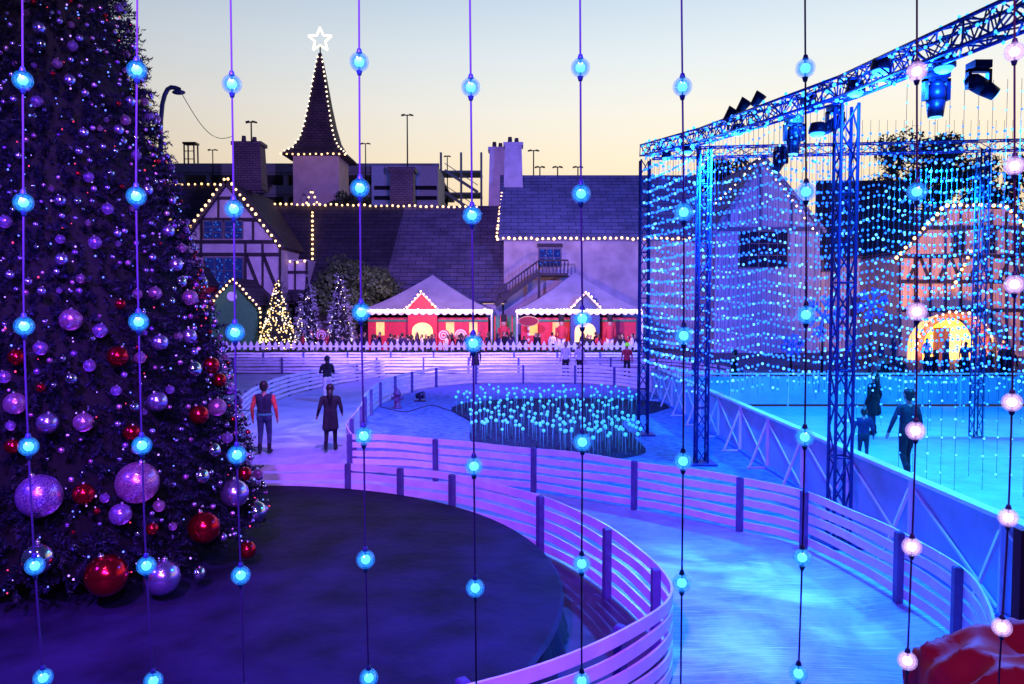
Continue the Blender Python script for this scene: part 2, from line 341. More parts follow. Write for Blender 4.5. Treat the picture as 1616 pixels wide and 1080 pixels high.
def conehit(u,v,off=.05):
    r=ray(u,v); best=None;bd=9
    for i in range(600):
        s=5+i*.01; p=Vector((0,0,H))+r*s
        q=math.hypot(p.x-TX,p.y-TY)-(TR*(1-(p.z-TZ-.3)/(TH-.3))+off)
        if q<bd: bd=q;best=p.copy()
        if q<0: return p
    return best
OM={'violet':sparkle('violet_glitter',(.22,.06,.5),(1,.6,1),.28,.8,24),'pink':sparkle('pink_glitter',(.4,.08,.32),(1,.65,.9),.28,.8,24),
 'red':M('red_chrome',(.65,.01,.03),.16,.95,var=.1),'silver':M('silver_chrome',(.75,.75,.8),.1,1,var=.1),'lavender':M('lavender_satin',(.6,.45,.92),.2,.95,var=.15)}
def ball(mt,seg=24,rg=16):
    b=MB(); b.sph((0,0,0),1,seg,rg,0); b.tube((0,0,.97),(0,0,1.14),.16,.14,10,1); b.tube((-.05,0,1.18),(.05,0,1.18),.05,.05,6,1); return b.mesh('bauble',[OM[mt],M('bauble_cap',(.6,.55,.5),.3,1)])
BM={k:ball(k) for k in OM}
LB={'violet':'violet glittery bauble hanging on the tree','pink':'pink glittery bauble hanging on the tree','red':'shiny red bauble hanging on the tree','silver':'mirror silver bauble hanging on the tree','lavender':'satin lavender bauble hanging on the tree'}
placed=[]
def bauble(p,r,k):
    o=inst('bauble',BM[k],p,None,(random.uniform(-.3,.3),random.uniform(-.3,.3),random.uniform(0,6)),r)
    tag(o,('large ' if r>.12 else 'small ' if r<.06 else '')+LB[k],'christmas bauble','baubles on the christmas tree'); placed.append((p,r))
for u,v,r,k in [(62,783,34,'violet'),(217,762,33,'pink'),(370,779,22,'lavender'),(322,833,25,'red'),(168,908,33,'red'),(256,911,28,'lavender'),(190,812,17,'violet'),(132,780,17,'red'),(404,808,17,'silver'),(390,868,14,'red'),(75,668,17,'lavender'),(24,637,17,'pink'),(248,634,16,'lavender'),(186,563,16,'red'),(112,505,17,'pink'),(26,564,13,'red'),(333,577,13,'red'),(314,655,15,'red'),(343,643,14,'pink'),(305,583,13,'silver'),(132,667,15,'pink'),(336,711,12,'silver'),(317,752,13,'silver'),(60,880,26,'silver'),(208,683,13,'red'),(298,531,12,'lavender'),(252,541,13,'lavender'),(112,598,10,'silver'),(240,835,10,'red'),(386,748,11,'red'),(313,905,11,'silver'),(20,705,12,'red'),(158,522,11,'violet'),(64,550,11,'violet'),(62,45,10,'lavender'),(115,73,8,'violet'),(110,127,9,'lavender'),(58,160,9,'violet'),(95,317,9,'lavender'),(150,383,10,'violet'),(97,410,10,'lavender'),(170,330,9,'violet'),(8,350,10,'violet'),(245,463,10,'pink'),(190,480,8,'red'),(140,280,8,'violet'),(265,365,10,'lavender'),(277,418,11,'lavender'),(300,470,12,'pink'),(232,300,9,'lavender'),(215,245,8,'violet'),(205,160,8,'lavender'),(198,190,8,'pink'),(187,205,8,'lavender'),(285,445,9,'silver'),(346,600,11,'red')]:
    p=conehit(u,v); bauble(p,r/F*p.y,k)
def spotz(amax=.55):
    hz=random.random()**.95; z=TZ+.45+hz*7.0; az=random.uniform(-2.7,amax)
    rr=TR*(1-(z-TZ-.3)/(TH-.3))+.05; return Vector((TX+rr*math.cos(az),TY+rr*math.sin(az),z))
tries=0
while len(placed)<297 and tries<9000:
    tries+=1; p=spotz()
    r=random.choice([.026,.03,.036,.04,.045,.052])*(1.15 if p.z<3 else 1)
    if any((p-q).length<r+s+.03 for q,s in placed): continue
    bauble(p,r,random.choices(['violet','lavender','silver','pink','red'],[6,6,4,4,1.6])[0])
b=MB(); kk=['violet','lavender','silver','pink','red']; cnt=0; tries=0
while cnt<560 and tries<20000:
    tries+=1; p=spotz(); r=random.uniform(.016,.032)
    if any((p-q).length<r+s+.012 for q,s in placed): continue
    placed.append((p,r)); b.sph(p,r,12,8,random.choices(range(5),[5,7,5,4,2])[0]); cnt+=1
o=b.obj('tiny_baubles',[OM[k] for k in kk],big); o['kind']='stuff'
b=MB()
for i in range(700):
    z=TZ+.35+random.random()**1.3*8.3; az=random.uniform(-3,.9); rr=TR*(1-(z-TZ-.3)/(TH-.3))*1.02
    b.sph((TX+rr*math.cos(az),TY+rr*math.sin(az),z),random.choice([.006,.008,.011]),6,4,random.choice([0,0,1,2,2]))
o=b.obj('mini_lights',[M('mini_violet',(.5,.3,1),em=(.5,.3,1),es=1.4),M('mini_red',(1,.1,.1),em=(1,.05,.1),es=1.2),M('mini_blue',(.2,.4,1),em=(.12,.25,1),es=1.5)],big); o['kind']='stuff'
# ---------------- near hanging strings
bulbm=[]
for k in range(2):
    a=MB().sph((0,0,0),.0245,20,14,0).mesh('bulb',[GB[k]]); m_=MB().sph((0,0,0),.0195,18,12,0).mesh('glow_shell',[GM[k]]); c=MB().sph((0,0,0),.0125,14,10,0).mesh('led_core',[GC[k]]); bulbm.append((a,m_,c))
capm=MB().lathe((0,0,0),[(.003,.034),(.005,.033),(.007,.026),(.008,.022)],10,0).mesh('socket',[M('socket_plastic',(.02,.06,.25),.4)])
STR=[([36,37,38,45,55,68],[127,320,515,705,893,1070],0),([216,215,219,224,231,242],[111,310,508,703,893,1075],0),([366,369,371,374,380,386],[133,330,525,718,908,1098],0),
([567,568,570,574,577,582],[98,297,493,688,883,1070],0),([743,745,747,748,750,752],[138,340,542,736,928,1115],0),([916,917,919,919,918,918],[107,306,503,698,890,1075],0),
([1077,1079,1079,1078,1076,1074],[137,335,530,728,920,1108],0),([1271,1272,1272,1270,1266,1260],[108,303,497,690,880,1063],0),([1447,1447,1447,1445,1439,1432],[113,303,492,680,863,1043],1),([1601,1601,1601,1597,1591,1581],[82,262,449,635,817,990],1)]
for us,vs_,k in STR:
    pts=[W(u,v,2.0) for u,v in zip(us,vs_)]
    top=pts[0]+(pts[0]-pts[1]); top2=top+(pts[0]-pts[1]); bot=pts[-1]+(pts[-1]-pts[-2])
    full=[top2,top]+pts+[bot]
    e=thing('hanging_light_string','dark cord with '+('pale pink' if k else 'glowing blue')+' glass bulbs hanging from above','string light',top2,'hanging strings of crackled glass bulbs')
    MB().sweep(crom(full,.03),.0025,8).obj('cord',CORDB,e)
    for i,p in enumerate([top]+pts+[bot]):
        kk=0 if (k==1 and i==2 and us[0]<1500) else k
        inst('bulb',bulbm[kk][0],p,e,(random.random()*3,random.random()*3,0)); inst('glow_shell',bulbm[kk][1],p,e,(random.random()*3,0,0))
        inst('led_core',bulbm[kk][2],p,e); inst('socket',capm,p,e); inst('socket',capm,p,e,(math.pi,0,0))
wb=MB().sph((0,0,0),1,8,6,0)
WBM={'warm':wb.mesh('bulb',[WARM]),'white':wb.mesh('bulb',[WARMW]),'blue':wb.mesh('bulb',[CYANB])}
def run(pts,sp,label,kind='warm',r=.12):
    pts=[Vector(p) for p in pts]; e=thing('string_lights',label,'string light',pts[0],'festive bulb strings on the roofs')
    b=MB()
    for a,c in zip(pts,pts[1:]): b.tube(a,c,.02,n=5)
    b.obj('cord',CORD,e)
    q=resample(pts,sp)
    for p in q[:99]: inst('bulb',WBM[kind],p+Vector((0,0,random.uniform(-.06,.06))),e,(0,0,0),r*.84*random.uniform(.8,1.1))
# ---------------- buildings
DWIN=M('window_glass_dark',(.012,.014,.03),.12,var=.4)
WFR=M('window_frame',(.12,.1,.12),.6)
WB2=M('window_painted_glints',(.01,.02,.08),.1)  # blue reflections painted into the panes as emission
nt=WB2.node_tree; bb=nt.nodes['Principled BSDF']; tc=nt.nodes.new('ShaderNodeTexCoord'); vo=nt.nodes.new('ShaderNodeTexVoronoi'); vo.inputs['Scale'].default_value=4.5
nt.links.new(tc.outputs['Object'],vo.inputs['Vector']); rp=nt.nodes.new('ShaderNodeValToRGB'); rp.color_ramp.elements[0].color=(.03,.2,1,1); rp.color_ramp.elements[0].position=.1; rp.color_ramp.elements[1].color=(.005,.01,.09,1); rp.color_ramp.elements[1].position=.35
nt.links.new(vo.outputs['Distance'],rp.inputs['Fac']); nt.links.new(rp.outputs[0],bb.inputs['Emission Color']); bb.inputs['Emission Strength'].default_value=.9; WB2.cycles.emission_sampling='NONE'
def window(e,x0,x1,y,z0,z1,nx=2,nz=2,mat=None):
    w=bpy.data.objects.new('window',None); COL.objects.link(w); w.parent=e; w.location=Vector((x0,y,z0))-Vector(e.location)
    b=MB(); t=.09; ox,oy,oz=x0,y,z0
    def L(*a): b.box(a[0]-ox,a[1]-ox,a[2]-oy,a[3]-oy,a[4]-oz,a[5]-oz)
    L(x0-t,x0,y-.08,y+.06,z0-t,z1+t); L(x1,x1+t,y-.08,y+.06,z0-t,z1+t); L(x0,x1,y-.08,y+.06,z1,z1+t); L(x0,x1,y-.11,y+.06,z0-t,z0)
    for i in range(1,nx): xx=x0+(x1-x0)*i/nx; L(xx-.03,xx+.03,y-.05,y+.05,z0,z1)
    for i in range(1,nz): zz=z0+(z1-z0)*i/nz; L(x0,x1,y-.043,y+.043,zz-.03,zz+.03)
    me=b.mesh('frame',[WFR]); f=bpy.data.objects.new('frame',me); COL.objects.link(f); f.parent=w
    me=MB().box(0,x1-x0,-.02,.0,0,z1-z0).mesh('pane',[mat or DWIN]); f=bpy.data.objects.new('pane',me); COL.objects.link(f); f.parent=w
def roofslab(b,a,c,d,f,t=.25,mi=0):
    a,c,d,f=[Vector(q) for q in (a,c,d,f)]; n=(c-a).cross(f-a).normalized()*t
    if n.z>0:n=-n
    b.add([a,c,d,f,a+n,c+n,d+n,f+n],[(0,1,2,3),(7,6,5,4),(0,4,5,1),(1,5,6,2),(2,6,7,3),(3,7,4,0)],mi)
def gable(name,label,x0,x1,y0,y1,ze,zr,wall,roof,ov=.5,xm=None):
    e=thing(name,label,'building',((x0+x1)/2,y0,0)); xm=(x0+x1)/2 if xm is None else xm
    b=MB(); pr=[(x0,y0,0),(x1,y0,0),(x1,y0,ze),(xm,y0,zr),(x0,y0,ze)]; b.prism(pr,(0,y1-y0,0)); b.obj('wall',wall,e)
    b=MB(); s=(zr-ze)/(xm-x0); s2=(zr-ze)/(x1-xm)
    roofslab(b,(x0-ov,y0-ov,ze-ov*s+.3),(xm,y0-ov,zr+.3),(xm,y1,zr+.3),(x0-ov,y1,ze-ov*s+.3)); roofslab(b,(xm,y0-ov,zr+.3),(x1+ov,y0-ov,ze-ov*s2+.3),(x1+ov,y1,ze-ov*s2+.3),(xm,y1,zr+.3))
    b.obj('roof',roof,e); return e
D=62; x0,x1=X(290,D),X(444,D); xm=X(362,D); ze=Z(382,D)-.2; zr=Z(285,D)-.3
hh=gable('timber_house','half-timbered house with steep gable outlined by warm bulbs',x0,x1,D,74,ze,zr,PLASTER,ROOFD,.45,xm)
b=MB(); y=D-.06
def tb(u0,v0,u1,v1,w=.3): b.beam(W(u0,v0,y),W(u1,v1,y),.1,w)
for v in (382,402,470): tb(292,v,442,v)
for u in (292,318,388,415,442): tb(u,382,u,545)
tb(345,310,345,345,.2);tb(378,310,378,345,.2); tb(318,345,318,382); tb(400,345,400,382); tb(310,347,412,347); tb(335,313,388,313,.25)
for a in ((292,470,318,402),(442,470,415,402),(388,402,415,470),(300,545,318,470),(430,545,415,470)): tb(*a,.25)
tb(290,382,357,290,.3); tb(444,382,366,290,.3)
b.obj('timber_frame',TIMBER,hh)
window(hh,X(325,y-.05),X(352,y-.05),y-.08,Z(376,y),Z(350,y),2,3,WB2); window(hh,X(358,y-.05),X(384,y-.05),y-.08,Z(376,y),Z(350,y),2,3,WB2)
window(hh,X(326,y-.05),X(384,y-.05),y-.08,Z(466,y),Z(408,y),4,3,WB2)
run([W(262,340,61.3),W(290,372,61.3),W(357,279,61.3),W(445,393,61.3)],.5,'warm white bulbs outlining the steep gable','warm',.13)
run([(x0,61.3,ze-3),(x0,61.3,.8)],.8,'warm bulbs down the corner of the timber house')
lw=thing('house_wing','dark roofed wing of the timber house','building',(-34,66,0))
b=MB(); b.box(-38,x0-.1,66,76,0,Z(372,66)); b.obj('wall',PLASTER,lw); b=MB(); roofslab(b,(-38,65.4,Z(378,66)),(x0+2,65.4,Z(378,66)),(x0+4.2,72,Z(291,72)),(-38,72,Z(291,72))); b.obj('roof',ROOFD,lw)
run([W(225,292,71.9),W(345,291,71.9)],.6,'warm bulbs along the ridge of the side wing')
sb=thing('timber_side_building','low half-timbered annex beside the steep gable','building',(X(446,64),64,0))
b=MB(); b.box(X(446,64),X(486,64),64,70,0,Z(410,64)); b.obj('wall',PLASTER,sb)
b=MB()
for u in (448,466,484): b.beam(W(u,412,63.93),W(u,545,63.93),.1,.3)
b.beam(W(446,430,63.9),W(486,430,63.9),.1,.25); b.beam(W(446,470,63.9),W(486,470,63.9),.1,.25); b.obj('timber_frame',TIMBER,sb)
run([W(446,413,63.7),W(486,413,63.7)],.6,'warm bulbs on the annex eave')
lb=thing('long_hall','long low hall with huge dark shingled roof','building',(-10,63,0))
xa,xb=X(412,63),X(800,63)
b=MB(); b.box(xa,xb-.4,64,80,0,Z(480,64)); b.obj('wall',PLASTERB,lb)
z1=Z(474,63); z2=Z(325,73); xsp=X(600,63); xsq=X(640,73)
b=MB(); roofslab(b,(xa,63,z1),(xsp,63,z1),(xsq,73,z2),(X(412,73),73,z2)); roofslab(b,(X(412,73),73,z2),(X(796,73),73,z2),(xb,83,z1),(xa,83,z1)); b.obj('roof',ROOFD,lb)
b=MB(); roofslab(b,(xsp,63,z1),(xb,63,z1),(X(796,73),73,z2),(xsq,73,z2)); b.obj('roof',ROOFLIT,lb)
run([W(416,322,72.8),W(756,327,72.8)],.52,'warm bulbs along the long dark ridge','warm',.13)
run([W(493,335,71.5),W(493,412,66.7)],.65,'warm bulbs running down the dark roof','warm',.13)
run([W(484,320,72.5),W(492,300,72.5),W(500,320,72.5)],.5,'warm bulbs on the small roof peak')
BR=shingle('dark_brick',(.12,.08,.1),(.18,.12,.13),.5,.2)
ve=thing('brick_chimney','wide dark brick chimney on the long roof','chimney',W(634,327,73.4))
c=ve.location; b=MB(); b.box(c.x-1.1,c.x+1.1,c.y,c.y+1.5,c.z-1,c.z+3.3); b.box(c.x-1.3,c.x+1.3,c.y-.2,c.y+1.7,c.z+3.3,c.z+3.7); b.obj('stack',BR,ve)
D=64; xa=X(795,D); xb=X(1130,D)
rh=thing('plaster_house','long plastered house with grey shingled roof and lit eaves','building',(xa,D,0))
ze=Z(376,D); zr=Z(275,71)
b=MB(); b.prism([(xa,D+.6,0),(xa,D+.6,ze),(xa,71.6,zr-.3),(xa,78.6,ze),(xa,78.6,0)],(xb-xa,0,0)); b.obj('wall',PLASTERB,rh)
b=MB(); roofslab(b,(xa-.4,D,ze),(xb,D,ze),(xb,71.6,zr),(xa-.4,71.6,zr)); roofslab(b,(xa-.4,71.6,zr),(xb,71.6,zr),(xb,79.2,ze),(xa-.4,79.2,ze)); b.obj('roof',ROOFG,rh)
run([(xa-.5,63.8,ze-.05),(X(1110,64),63.8,ze-.05)],.46,'warm bulbs along the eave of the plastered house','warm',.14)
run([W(793,296,70.2),(xa-.6,64,ze)],.55,'warm bulbs down the roof edge of the plastered house','warm',.13)
window(rh,X(851,D+.5),X(884,D+.5),D+.52,Z(420,D),Z(393,D),3,2,WB2)
b=MB(); b.box(X(848,D),X(888,D),D+.3,D+.58,Z(390,D),Z(384,D)); b.obj('lintel',TIMBER,rh)
st=thing('outdoor_staircase','dark wooden staircase climbing the plastered wall','staircase',W(782,553,63))
a=W(782,482,62.6); c=W(850,432,62.6); l=W(895,432,62.6); b=MB()
b.beam(a,c,.15,.35); b.beam(a+Vector((0,-1,0)),c+Vector((0,-1,0)),.15,.35); b.box(c.x,l.x,61.6,64.4,c.z-.2,c.z)
for i in range(14):
    p=a.lerp(c,i/13); b.box(p.x-.15,p.x+.15,61.6,62.6,p.z,p.z+.06)
for q in (c,l): b.box(q.x-.1,q.x+.1,61.55,61.75,0,q.z-.2)
b.obj('steps',TIMBER,st); b=MB()
up=Vector((0,-1,1.0)); b.beam(a+up,c+up,.1,.14); b.beam(c+up,l+up,.1,.14)
for i in range(16):
    p=a.lerp(c,i/15)+Vector((0,-1,0)); b.beam(p,p+Vector((0,0,1)),.08,.08)
for i in range(9):
    p=c.lerp(l,i/8)+Vector((0,-1,0)); b.beam(p,p+Vector((0,0,1)),.08,.08)
b.obj('railing',TIMBER,st)
def chimney(u0,u1,vt,vb,D,mat,label):
    x0,x1=X(u0,D),X(u1,D); e=thing('chimney',label,'chimney',((x0+x1)/2,D,Z(vb,D))); z0,z1=Z(vb,D),Z(vt,D); w=x1-x0
    b=MB(); b.add([(x0-.12,D,z0),(x1+.12,D,z0),(x1+.12,D+1.6,z0),(x0-.12,D+1.6,z0),(x0,D,z1-.9),(x1,D,z1-.9),(x1,D+1.4,z1-.9),(x0,D+1.4,z1-.9)],[(0,1,5,4),(1,2,6,5),(2,3,7,6),(3,0,4,7)])
    b.box(x0-.15,x1+.15,D-.15,D+1.55,z1-.9,z1-.6); b.obj('stack',mat,e)
    for f,hh_ in((.3,0),(.7,.1)): MB().tube((x0+w*f,D+.7,z1-.6),(x0+w*f,D+.7,z1-hh_),.22,.17,10).obj('chimney_pot',BR,e)
chimney(773,797,222,330,73,PLASTER,'pale rendered chimney behind the plastered house'); chimney(797,823,214,300,70,PLASTER,'tall pale rendered chimney with clay pots')
chimney(372,414,212,300,66,BR,'tall dark brick chimney beside the gable')
D=82; sc=D/F; c=W(498,245,D); c=Vector((c.x,D+2.5,0)); hw=36*sc
sp=thing('church_steeple','square pale tower with flared dark spire and lit star','steeple',c); zt=Z(246,D)
MB().box(c.x-hw,c.x+hw,c.y-hw,c.y+hw,0,zt).obj('tower',M('tower_plaster',(.65,.48,.38),.85,var=.15,scale=.8,bump=.3),sp)
prof=[(50,246),(46,240),(36,232),(27,215),(21,190),(15,155),(10,120),(5,88),(2,72)]
pr=[(r*sc*1.414,Z(v,D)) for r,v in prof]; MB().lathe((c.x,c.y,0),[(0.01,pr[0][1])]+pr,4,0,False,math.pi/4).obj('spire',shingle('spire_shingle',(.09,.06,.07),(.14,.09,.09),.6,.3),sp)
b=MB(); sr=Vector((c.x,c.y,Z(50,D))); R1=1.3;R2=.58; ps=[sr+Vector(((R1 if i%2==0 else R2)*math.sin(i*math.pi/5),0,(R1 if i%2==0 else R2)*math.cos(i*math.pi/5))) for i in range(10)]
for i in range(10): b.tube(ps[i],ps[(i+1)%10],.1,n=6)
b.obj('star',M('star_tube',(1,.8,.4),em=(1,.8,.5),es=2.6),sp); MB().tube((c.x,c.y,pr[-1][1]-.3),(c.x,c.y,sr.z-R2),.07).obj('finial',BLACK,sp)
for s in (1,-1):
    run([(c.x+s*r/1.414,c.y-r/1.414-.05,z) for r,z in pr],.55,'warm white bulbs up the edge of the spire','white',.1)
run([(c.x-pr[0][0]/1.414,c.y-pr[0][0]/1.414-.1,pr[0][1]),(c.x+pr[0][0]/1.414,c.y-pr[0][0]/1.414-.1,pr[0][1])],.6,'warm bulbs around the spire eave','warm',.13)
D=112; pg=thing('parking_garage','pale multi-storey parking garage with open decks','parking garage',(X(270,D),D,0))
x0,x1=X(250,D),X(694,D); top=Z(258,D); b=MB()
for k in range(8):
    z=top-k*3.1; b.box(x0,x1,D,D+.3,z-1.25,z); b.box(x0,x1,D+.3,D+30,z-1.6,z-1.25)
b.obj('deck_parapets',CONC,pg); b=MB()
for i in range(12): xx=x0+(x1-x0)*i/11; b.box(xx-.3,xx+.3,D+.35,D+.95,0,top-1.3)
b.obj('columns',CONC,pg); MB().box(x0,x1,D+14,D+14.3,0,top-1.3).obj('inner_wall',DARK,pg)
b=MB(); xs0,xs1=X(697,D),X(760,D)
for k in range(6):
    z=top-k*3.1-1; b.box(xs0,xs1,D,D+5,z-.25,z)
    b.beam((xs0+.5,D-.1,z),(xs1-.5,D-.1,z-3.1),.2,.4); b.beam((xs0+.5,D-.1,z+1),(xs1-.5,D-.1,z-2.1),.1,.1)
for xx in (xs0,(xs0+xs1)/2,xs1): b.box(xx-.15,xx+.15,D-.3,D,0,top+1.5)
b.obj('stair_tower',M('stair_metal',(.3,.36,.25),.6),pg)
bl=thing('flat_office_block','pale flat-roofed block under the steeple','building',(X(590,100),100,0)); b=MB(); b.box(X(588,100),X(692,100),100,110,0,Z(262,100)); b.obj('wall',M('pale_wall',(.6,.6,.62),.8),bl)
for v in (300,316): b=MB(); b.box(X(592,99.8),X(690,99.8),99.7,99.95,Z(v,100),Z(v-6,100)); b.obj('window_band',DARK,bl)
D=58; rg=gable('pale_gable_house','pale broad gable house seen through the light curtain',X(1128,D),X(1292,D),D,72,Z(362,D),Z(252,D),M('grey_plaster',(.28,.29,.4),.85,var=.2,scale=1,bump=.3),ROOFG,.4,X(1200,D))
b=MB()
b.beam(W(1128,362,D-.06),W(1292,362,D-.06),.1,.3)
for u in (1150,1200,1250): b.beam(W(u,300 if u!=1200 else 262,D-.06),W(u,360,D-.06),.1,.2)
b.obj('timber_frame',M('blue_timber',(.08,.08,.16),.7),rg)
window(rg,X(1166,D),X(1240,D),D-.05,Z(422,D),Z(366,D),5,3)
run([W(1122,330,57.3),W(1200,250,57.3),W(1296,378,57.3)],.5,'warm white bulbs outlining the broad gable','white',.09)
mid=thing('linking_house','dark roofed house linking two gables','building',(X(1295,60),60,0))
b=MB(); b.box(X(1292,60),X(1425,60),60,70,0,Z(400,60)); b.obj('wall',PLASTERB,mid); b=MB(); roofslab(b,(X(1285,59.5),59.5,Z(404,59.5)),(X(1440,59.5),59.5,Z(404,59.5)),(X(1440,68),68,Z(285,68)),(X(1285,68),68,Z(285,68))); b.obj('roof',ROOFD,mid)
window(mid,X(1297,60),X(1322,60),59.9,Z(428,60),Z(408,60),2,2); window(mid,X(1340,60),X(1365,60),59.9,Z(500,60),Z(470,60),2,2)
D=54; e=thing('timber_inn','half-timbered inn with clipped gable trimmed in warm bulbs','building',(X(1520,D),D,0))
p=[W(1418,545,D),W(1660,545,D),W(1660,405,D),W(1590,330,D),W(1492,330,D),W(1418,405,D)]
for q in p[:2]: q.z=0
MB().prism(p,(0,14,0)).obj('wall',M('inn_plaster',(.55,.36,.24),.85,var=.2,scale=1),e)
b=MB()
for a,c in ((5,4),(4,3),(3,2)):
    A=p[a]+Vector((0,-.5,.35));C=p[c]+Vector((0,-.5,.35)); roofslab(b,A,C,C+Vector((0,15,0)),A+Vector((0,15,0)))
b.obj('roof',ROOFD,e); b=MB(); y=D-.07
for v in (360,405,445,490): b.beam(W(1418 if v>400 else 1462,v,y),W(1660,v,y),.1,.25)
for u in range(1420,1660,24): b.beam(W(u,405 if u<1490 else 335,y),W(u,545,y),.1,.2)
for u in range(1432,1640,48): b.beam(W(u,445,y),W(u+18,405,y),.1,.18); b.beam(W(u+36,445,y),W(u+20,405,y),.1,.18)
b.obj('timber_frame',TIMBER,e)
for u in (1500,1548,1596): window(e,X(u,y),X(u+18,y),y-.08,Z(400,y),Z(368,y),2,2,DWIN)
run([W(1415,408,53.2),W(1490,325,53.2),W(1588,325,53.2),W(1640,382,53.2)],.45,'warm bulbs outlining the clipped gable','warm',.15)
run([W(1532,398,53.2),W(1500,462,53.2)],.45,'warm bulbs along the inn porch roof','warm',.14)
D=49; ar=thing('lit_archway','glowing yellow arched entrance with bulb rim','archway',W(1506,560,D)); ar.location.z=0; b=MB(); cx=X(1506,D); R=2.15; zc=Z(552,D)
pts=[(cx-R,D,0)]+[(cx-R*math.cos(t),D,zc+R*math.sin(t)) for t in np.linspace(0,math.pi,17)]+[(cx+R,D,0)]
for a,c in zip(pts,pts[1:]): b.tube(a,c,.2,n=8)
b.obj('arch_rim',M('arch_paint',(.35,.12,.05),.5),ar); 
b=MB(); b.add([(x*1,y+1.5,z) for x,y,z in pts],[tuple(range(len(pts)))]); b.obj('glowing_backdrop',GLOWY,ar)
b=MB(); b.box(cx-.5,cx+.5,D+1.3,D+1.45,0,2.1); b.obj('door',M('door_brown',(.12,.05,.02),.6),ar)
run([(cx+(R+.25)*math.cos(t),D-.2,zc+(R+.25)*math.sin(t)) for t in np.linspace(math.pi,0,20)],.42,'warm bulbs around the entrance arch','white',.1)
# ---------------- tents & booths
TENT=M('tent_fabric',(.33,.33,.42),.7,var=.15,scale=1,bump=.2); RED=M('booth_red',(.6,.02,.03),.55,var=.2); BLU=M('booth_blue',(.03,.05,.16),.55); GRN=M('booth_green',(.05,.2,.08),.6)
BWM=M('booth_window',(.8,.4,.1),.5,em=(1,.42,.06),es=1.2,var=.6,scale=2)
def tent(u0,u1,up,vp,label,gcol,gu,ybase=56):
    x0,x1=X(u0,ybase),X(u1,ybase); y0,y1=ybase,ybase+9; e=thing('pavilion_tent',label,'tent',((x0+x1)/2,y0,0),'white peaked pavilion tents'); xm=(x0+x1)/2; ym=(y0+y1)/2
    ze=Z(488,ybase); zp=Z(vp,ym); b=MB()
    cs=[(x0,y0),(x1,y0),(x1,y1),(x0,y1)]; nseg=14
    for i in range(4):
        a=Vector((*cs[i],ze)); c=Vector((*cs[(i+1)%4],ze)); rows=[]
        for k in range(9):
            t=k/8; zz=ze+(zp-ze)*(t**1.25)
            rows.append([Vector((*(a.lerp(c,j/nseg).lerp(Vector((xm,ym,0)),t).xy),zz-(.12*math.sin(math.pi*j/nseg)*(1-t)))) for j in range(nseg+1)])
        vs=[p for r in rows for p in r]; fs=[(k*(nseg+1)+j,k*(nseg+1)+j+1,(k+1)*(nseg+1)+j+1,(k+1)*(nseg+1)+j) for k in range(8) for j in range(nseg)]
        b.add(vs,fs,0,True)
    b.obj('canopy',TENT,e); b=MB()
    for i in range(4):
        a=Vector((*cs[i],ze)); c=Vector((*cs[(i+1)%4],ze)); n=18
        for j in range(n):
            p=a.lerp(c,j/n);q=a.lerp(c,(j+1)/n); pts=[p+Vector((0,0,-.02)),q+Vector((0,0,-.02))]+[p.lerp(q,1-t)-Vector((0,0,.28+.16*math.sin(math.pi*t))) for t in (0,.25,.5,.75,1)]
            b.add(pts,[tuple(range(len(pts)))[::-1]],0)
    b.obj('valance',WHITE,e)
    for x,y in cs: MB().tube((x,y,0),(x,y,ze),.07).obj('pole',WHITE,e)
    run([(x0,y0-.1,ze-.12),(x1,y0-.1,ze-.12)],.24,'warm white bulbs along the tent valance','white',.12)
    bo=thing('market_booth',('red' if gcol is RED else 'red and blue')+' festive booth under the tent with gabled front','booth',(xm,y0+1,0),'festive booths under the tents')
    b=MB(); b.box(x0+.3,x1-.3,y0+1,y0+4,0,2.65); b.obj('wall',RED,bo)
    b=MB(); b.box(x0+.3,x1-.3,y0+.9,y0+.985,2.35,2.5); b.obj('trim_board',GRN,bo)
    xx=x0+.9; gx=X(gu,y0)
    while xx<x1-1.5:
        if abs(xx+.5-gx)>1.6: MB().box(xx,xx+.6,y0+.93,y0+.98,1.35,2.3).obj('window',BWM,bo)
        xx+=1.7
    b=MB(); g0,g1=gx-1.05,gx+1.05; gz=Z(462,y0); b.prism([(g0,y0+.2,0),(g1,y0+.2,0),(g1,y0+.2,gz-1.1),(gx,y0+.2,gz-.05),(g0,y0+.2,gz-1.1)],(0,.7,0)); b.obj('gable_front',gcol,bo)
    b=MB(); b.beam((g0-.15,y0+.1,gz-1.25),(gx,y0+.1,gz),.9,.12); b.beam((g1+.15,y0+.1,gz-1.25),(gx,y0+.1,gz),.9,.12); b.obj('gable_roof',WHITE,bo)
    pts=[(gx-.75,y0+.16,.9),(gx+.75,y0+.16,.9)]+[(gx+.75*math.cos(t),y0+.16,1.7+.6*math.sin(t)) for t in np.linspace(0,math.pi,9)]
    b=MB(); b.add(pts,[tuple(range(len(pts)))]); b.obj('serving_window',GLOWY,bo); b=MB(); b.box(gx-.9,gx+.9,y0-.1,y0+.15,.8,.9)
    b.obj('counter',TIMBER,bo)
    run([(g0-.2,y0-.5,gz-1.3),(gx,y0-.5,gz+.05),(g1+.2,y0-.5,gz-1.3)],.3,'warm bulbs outlining the booth gable','warm',.09)
    return e
tent(570,776,668,434,'pale peaked tent with scalloped lit valance over a red booth',RED,666)
tent(816,1014,915,430,'pale peaked tent with scalloped lit valance over a blue fronted booth',BLU,924)
gb=thing('green_partition','green panelled partition between the two tents','partition',(X(795,57),57,0)); b=MB(); b.box(X(778,57),X(816,57),57,57.2,0,2.8); b.obj('panel',GRN,gb)
for i in range(4): xx=X(778,57)+.1+i*.42; b=MB(); b.box(xx,xx+.08,56.94,56.99,0,2.8); b.obj('batten',RED,gb)
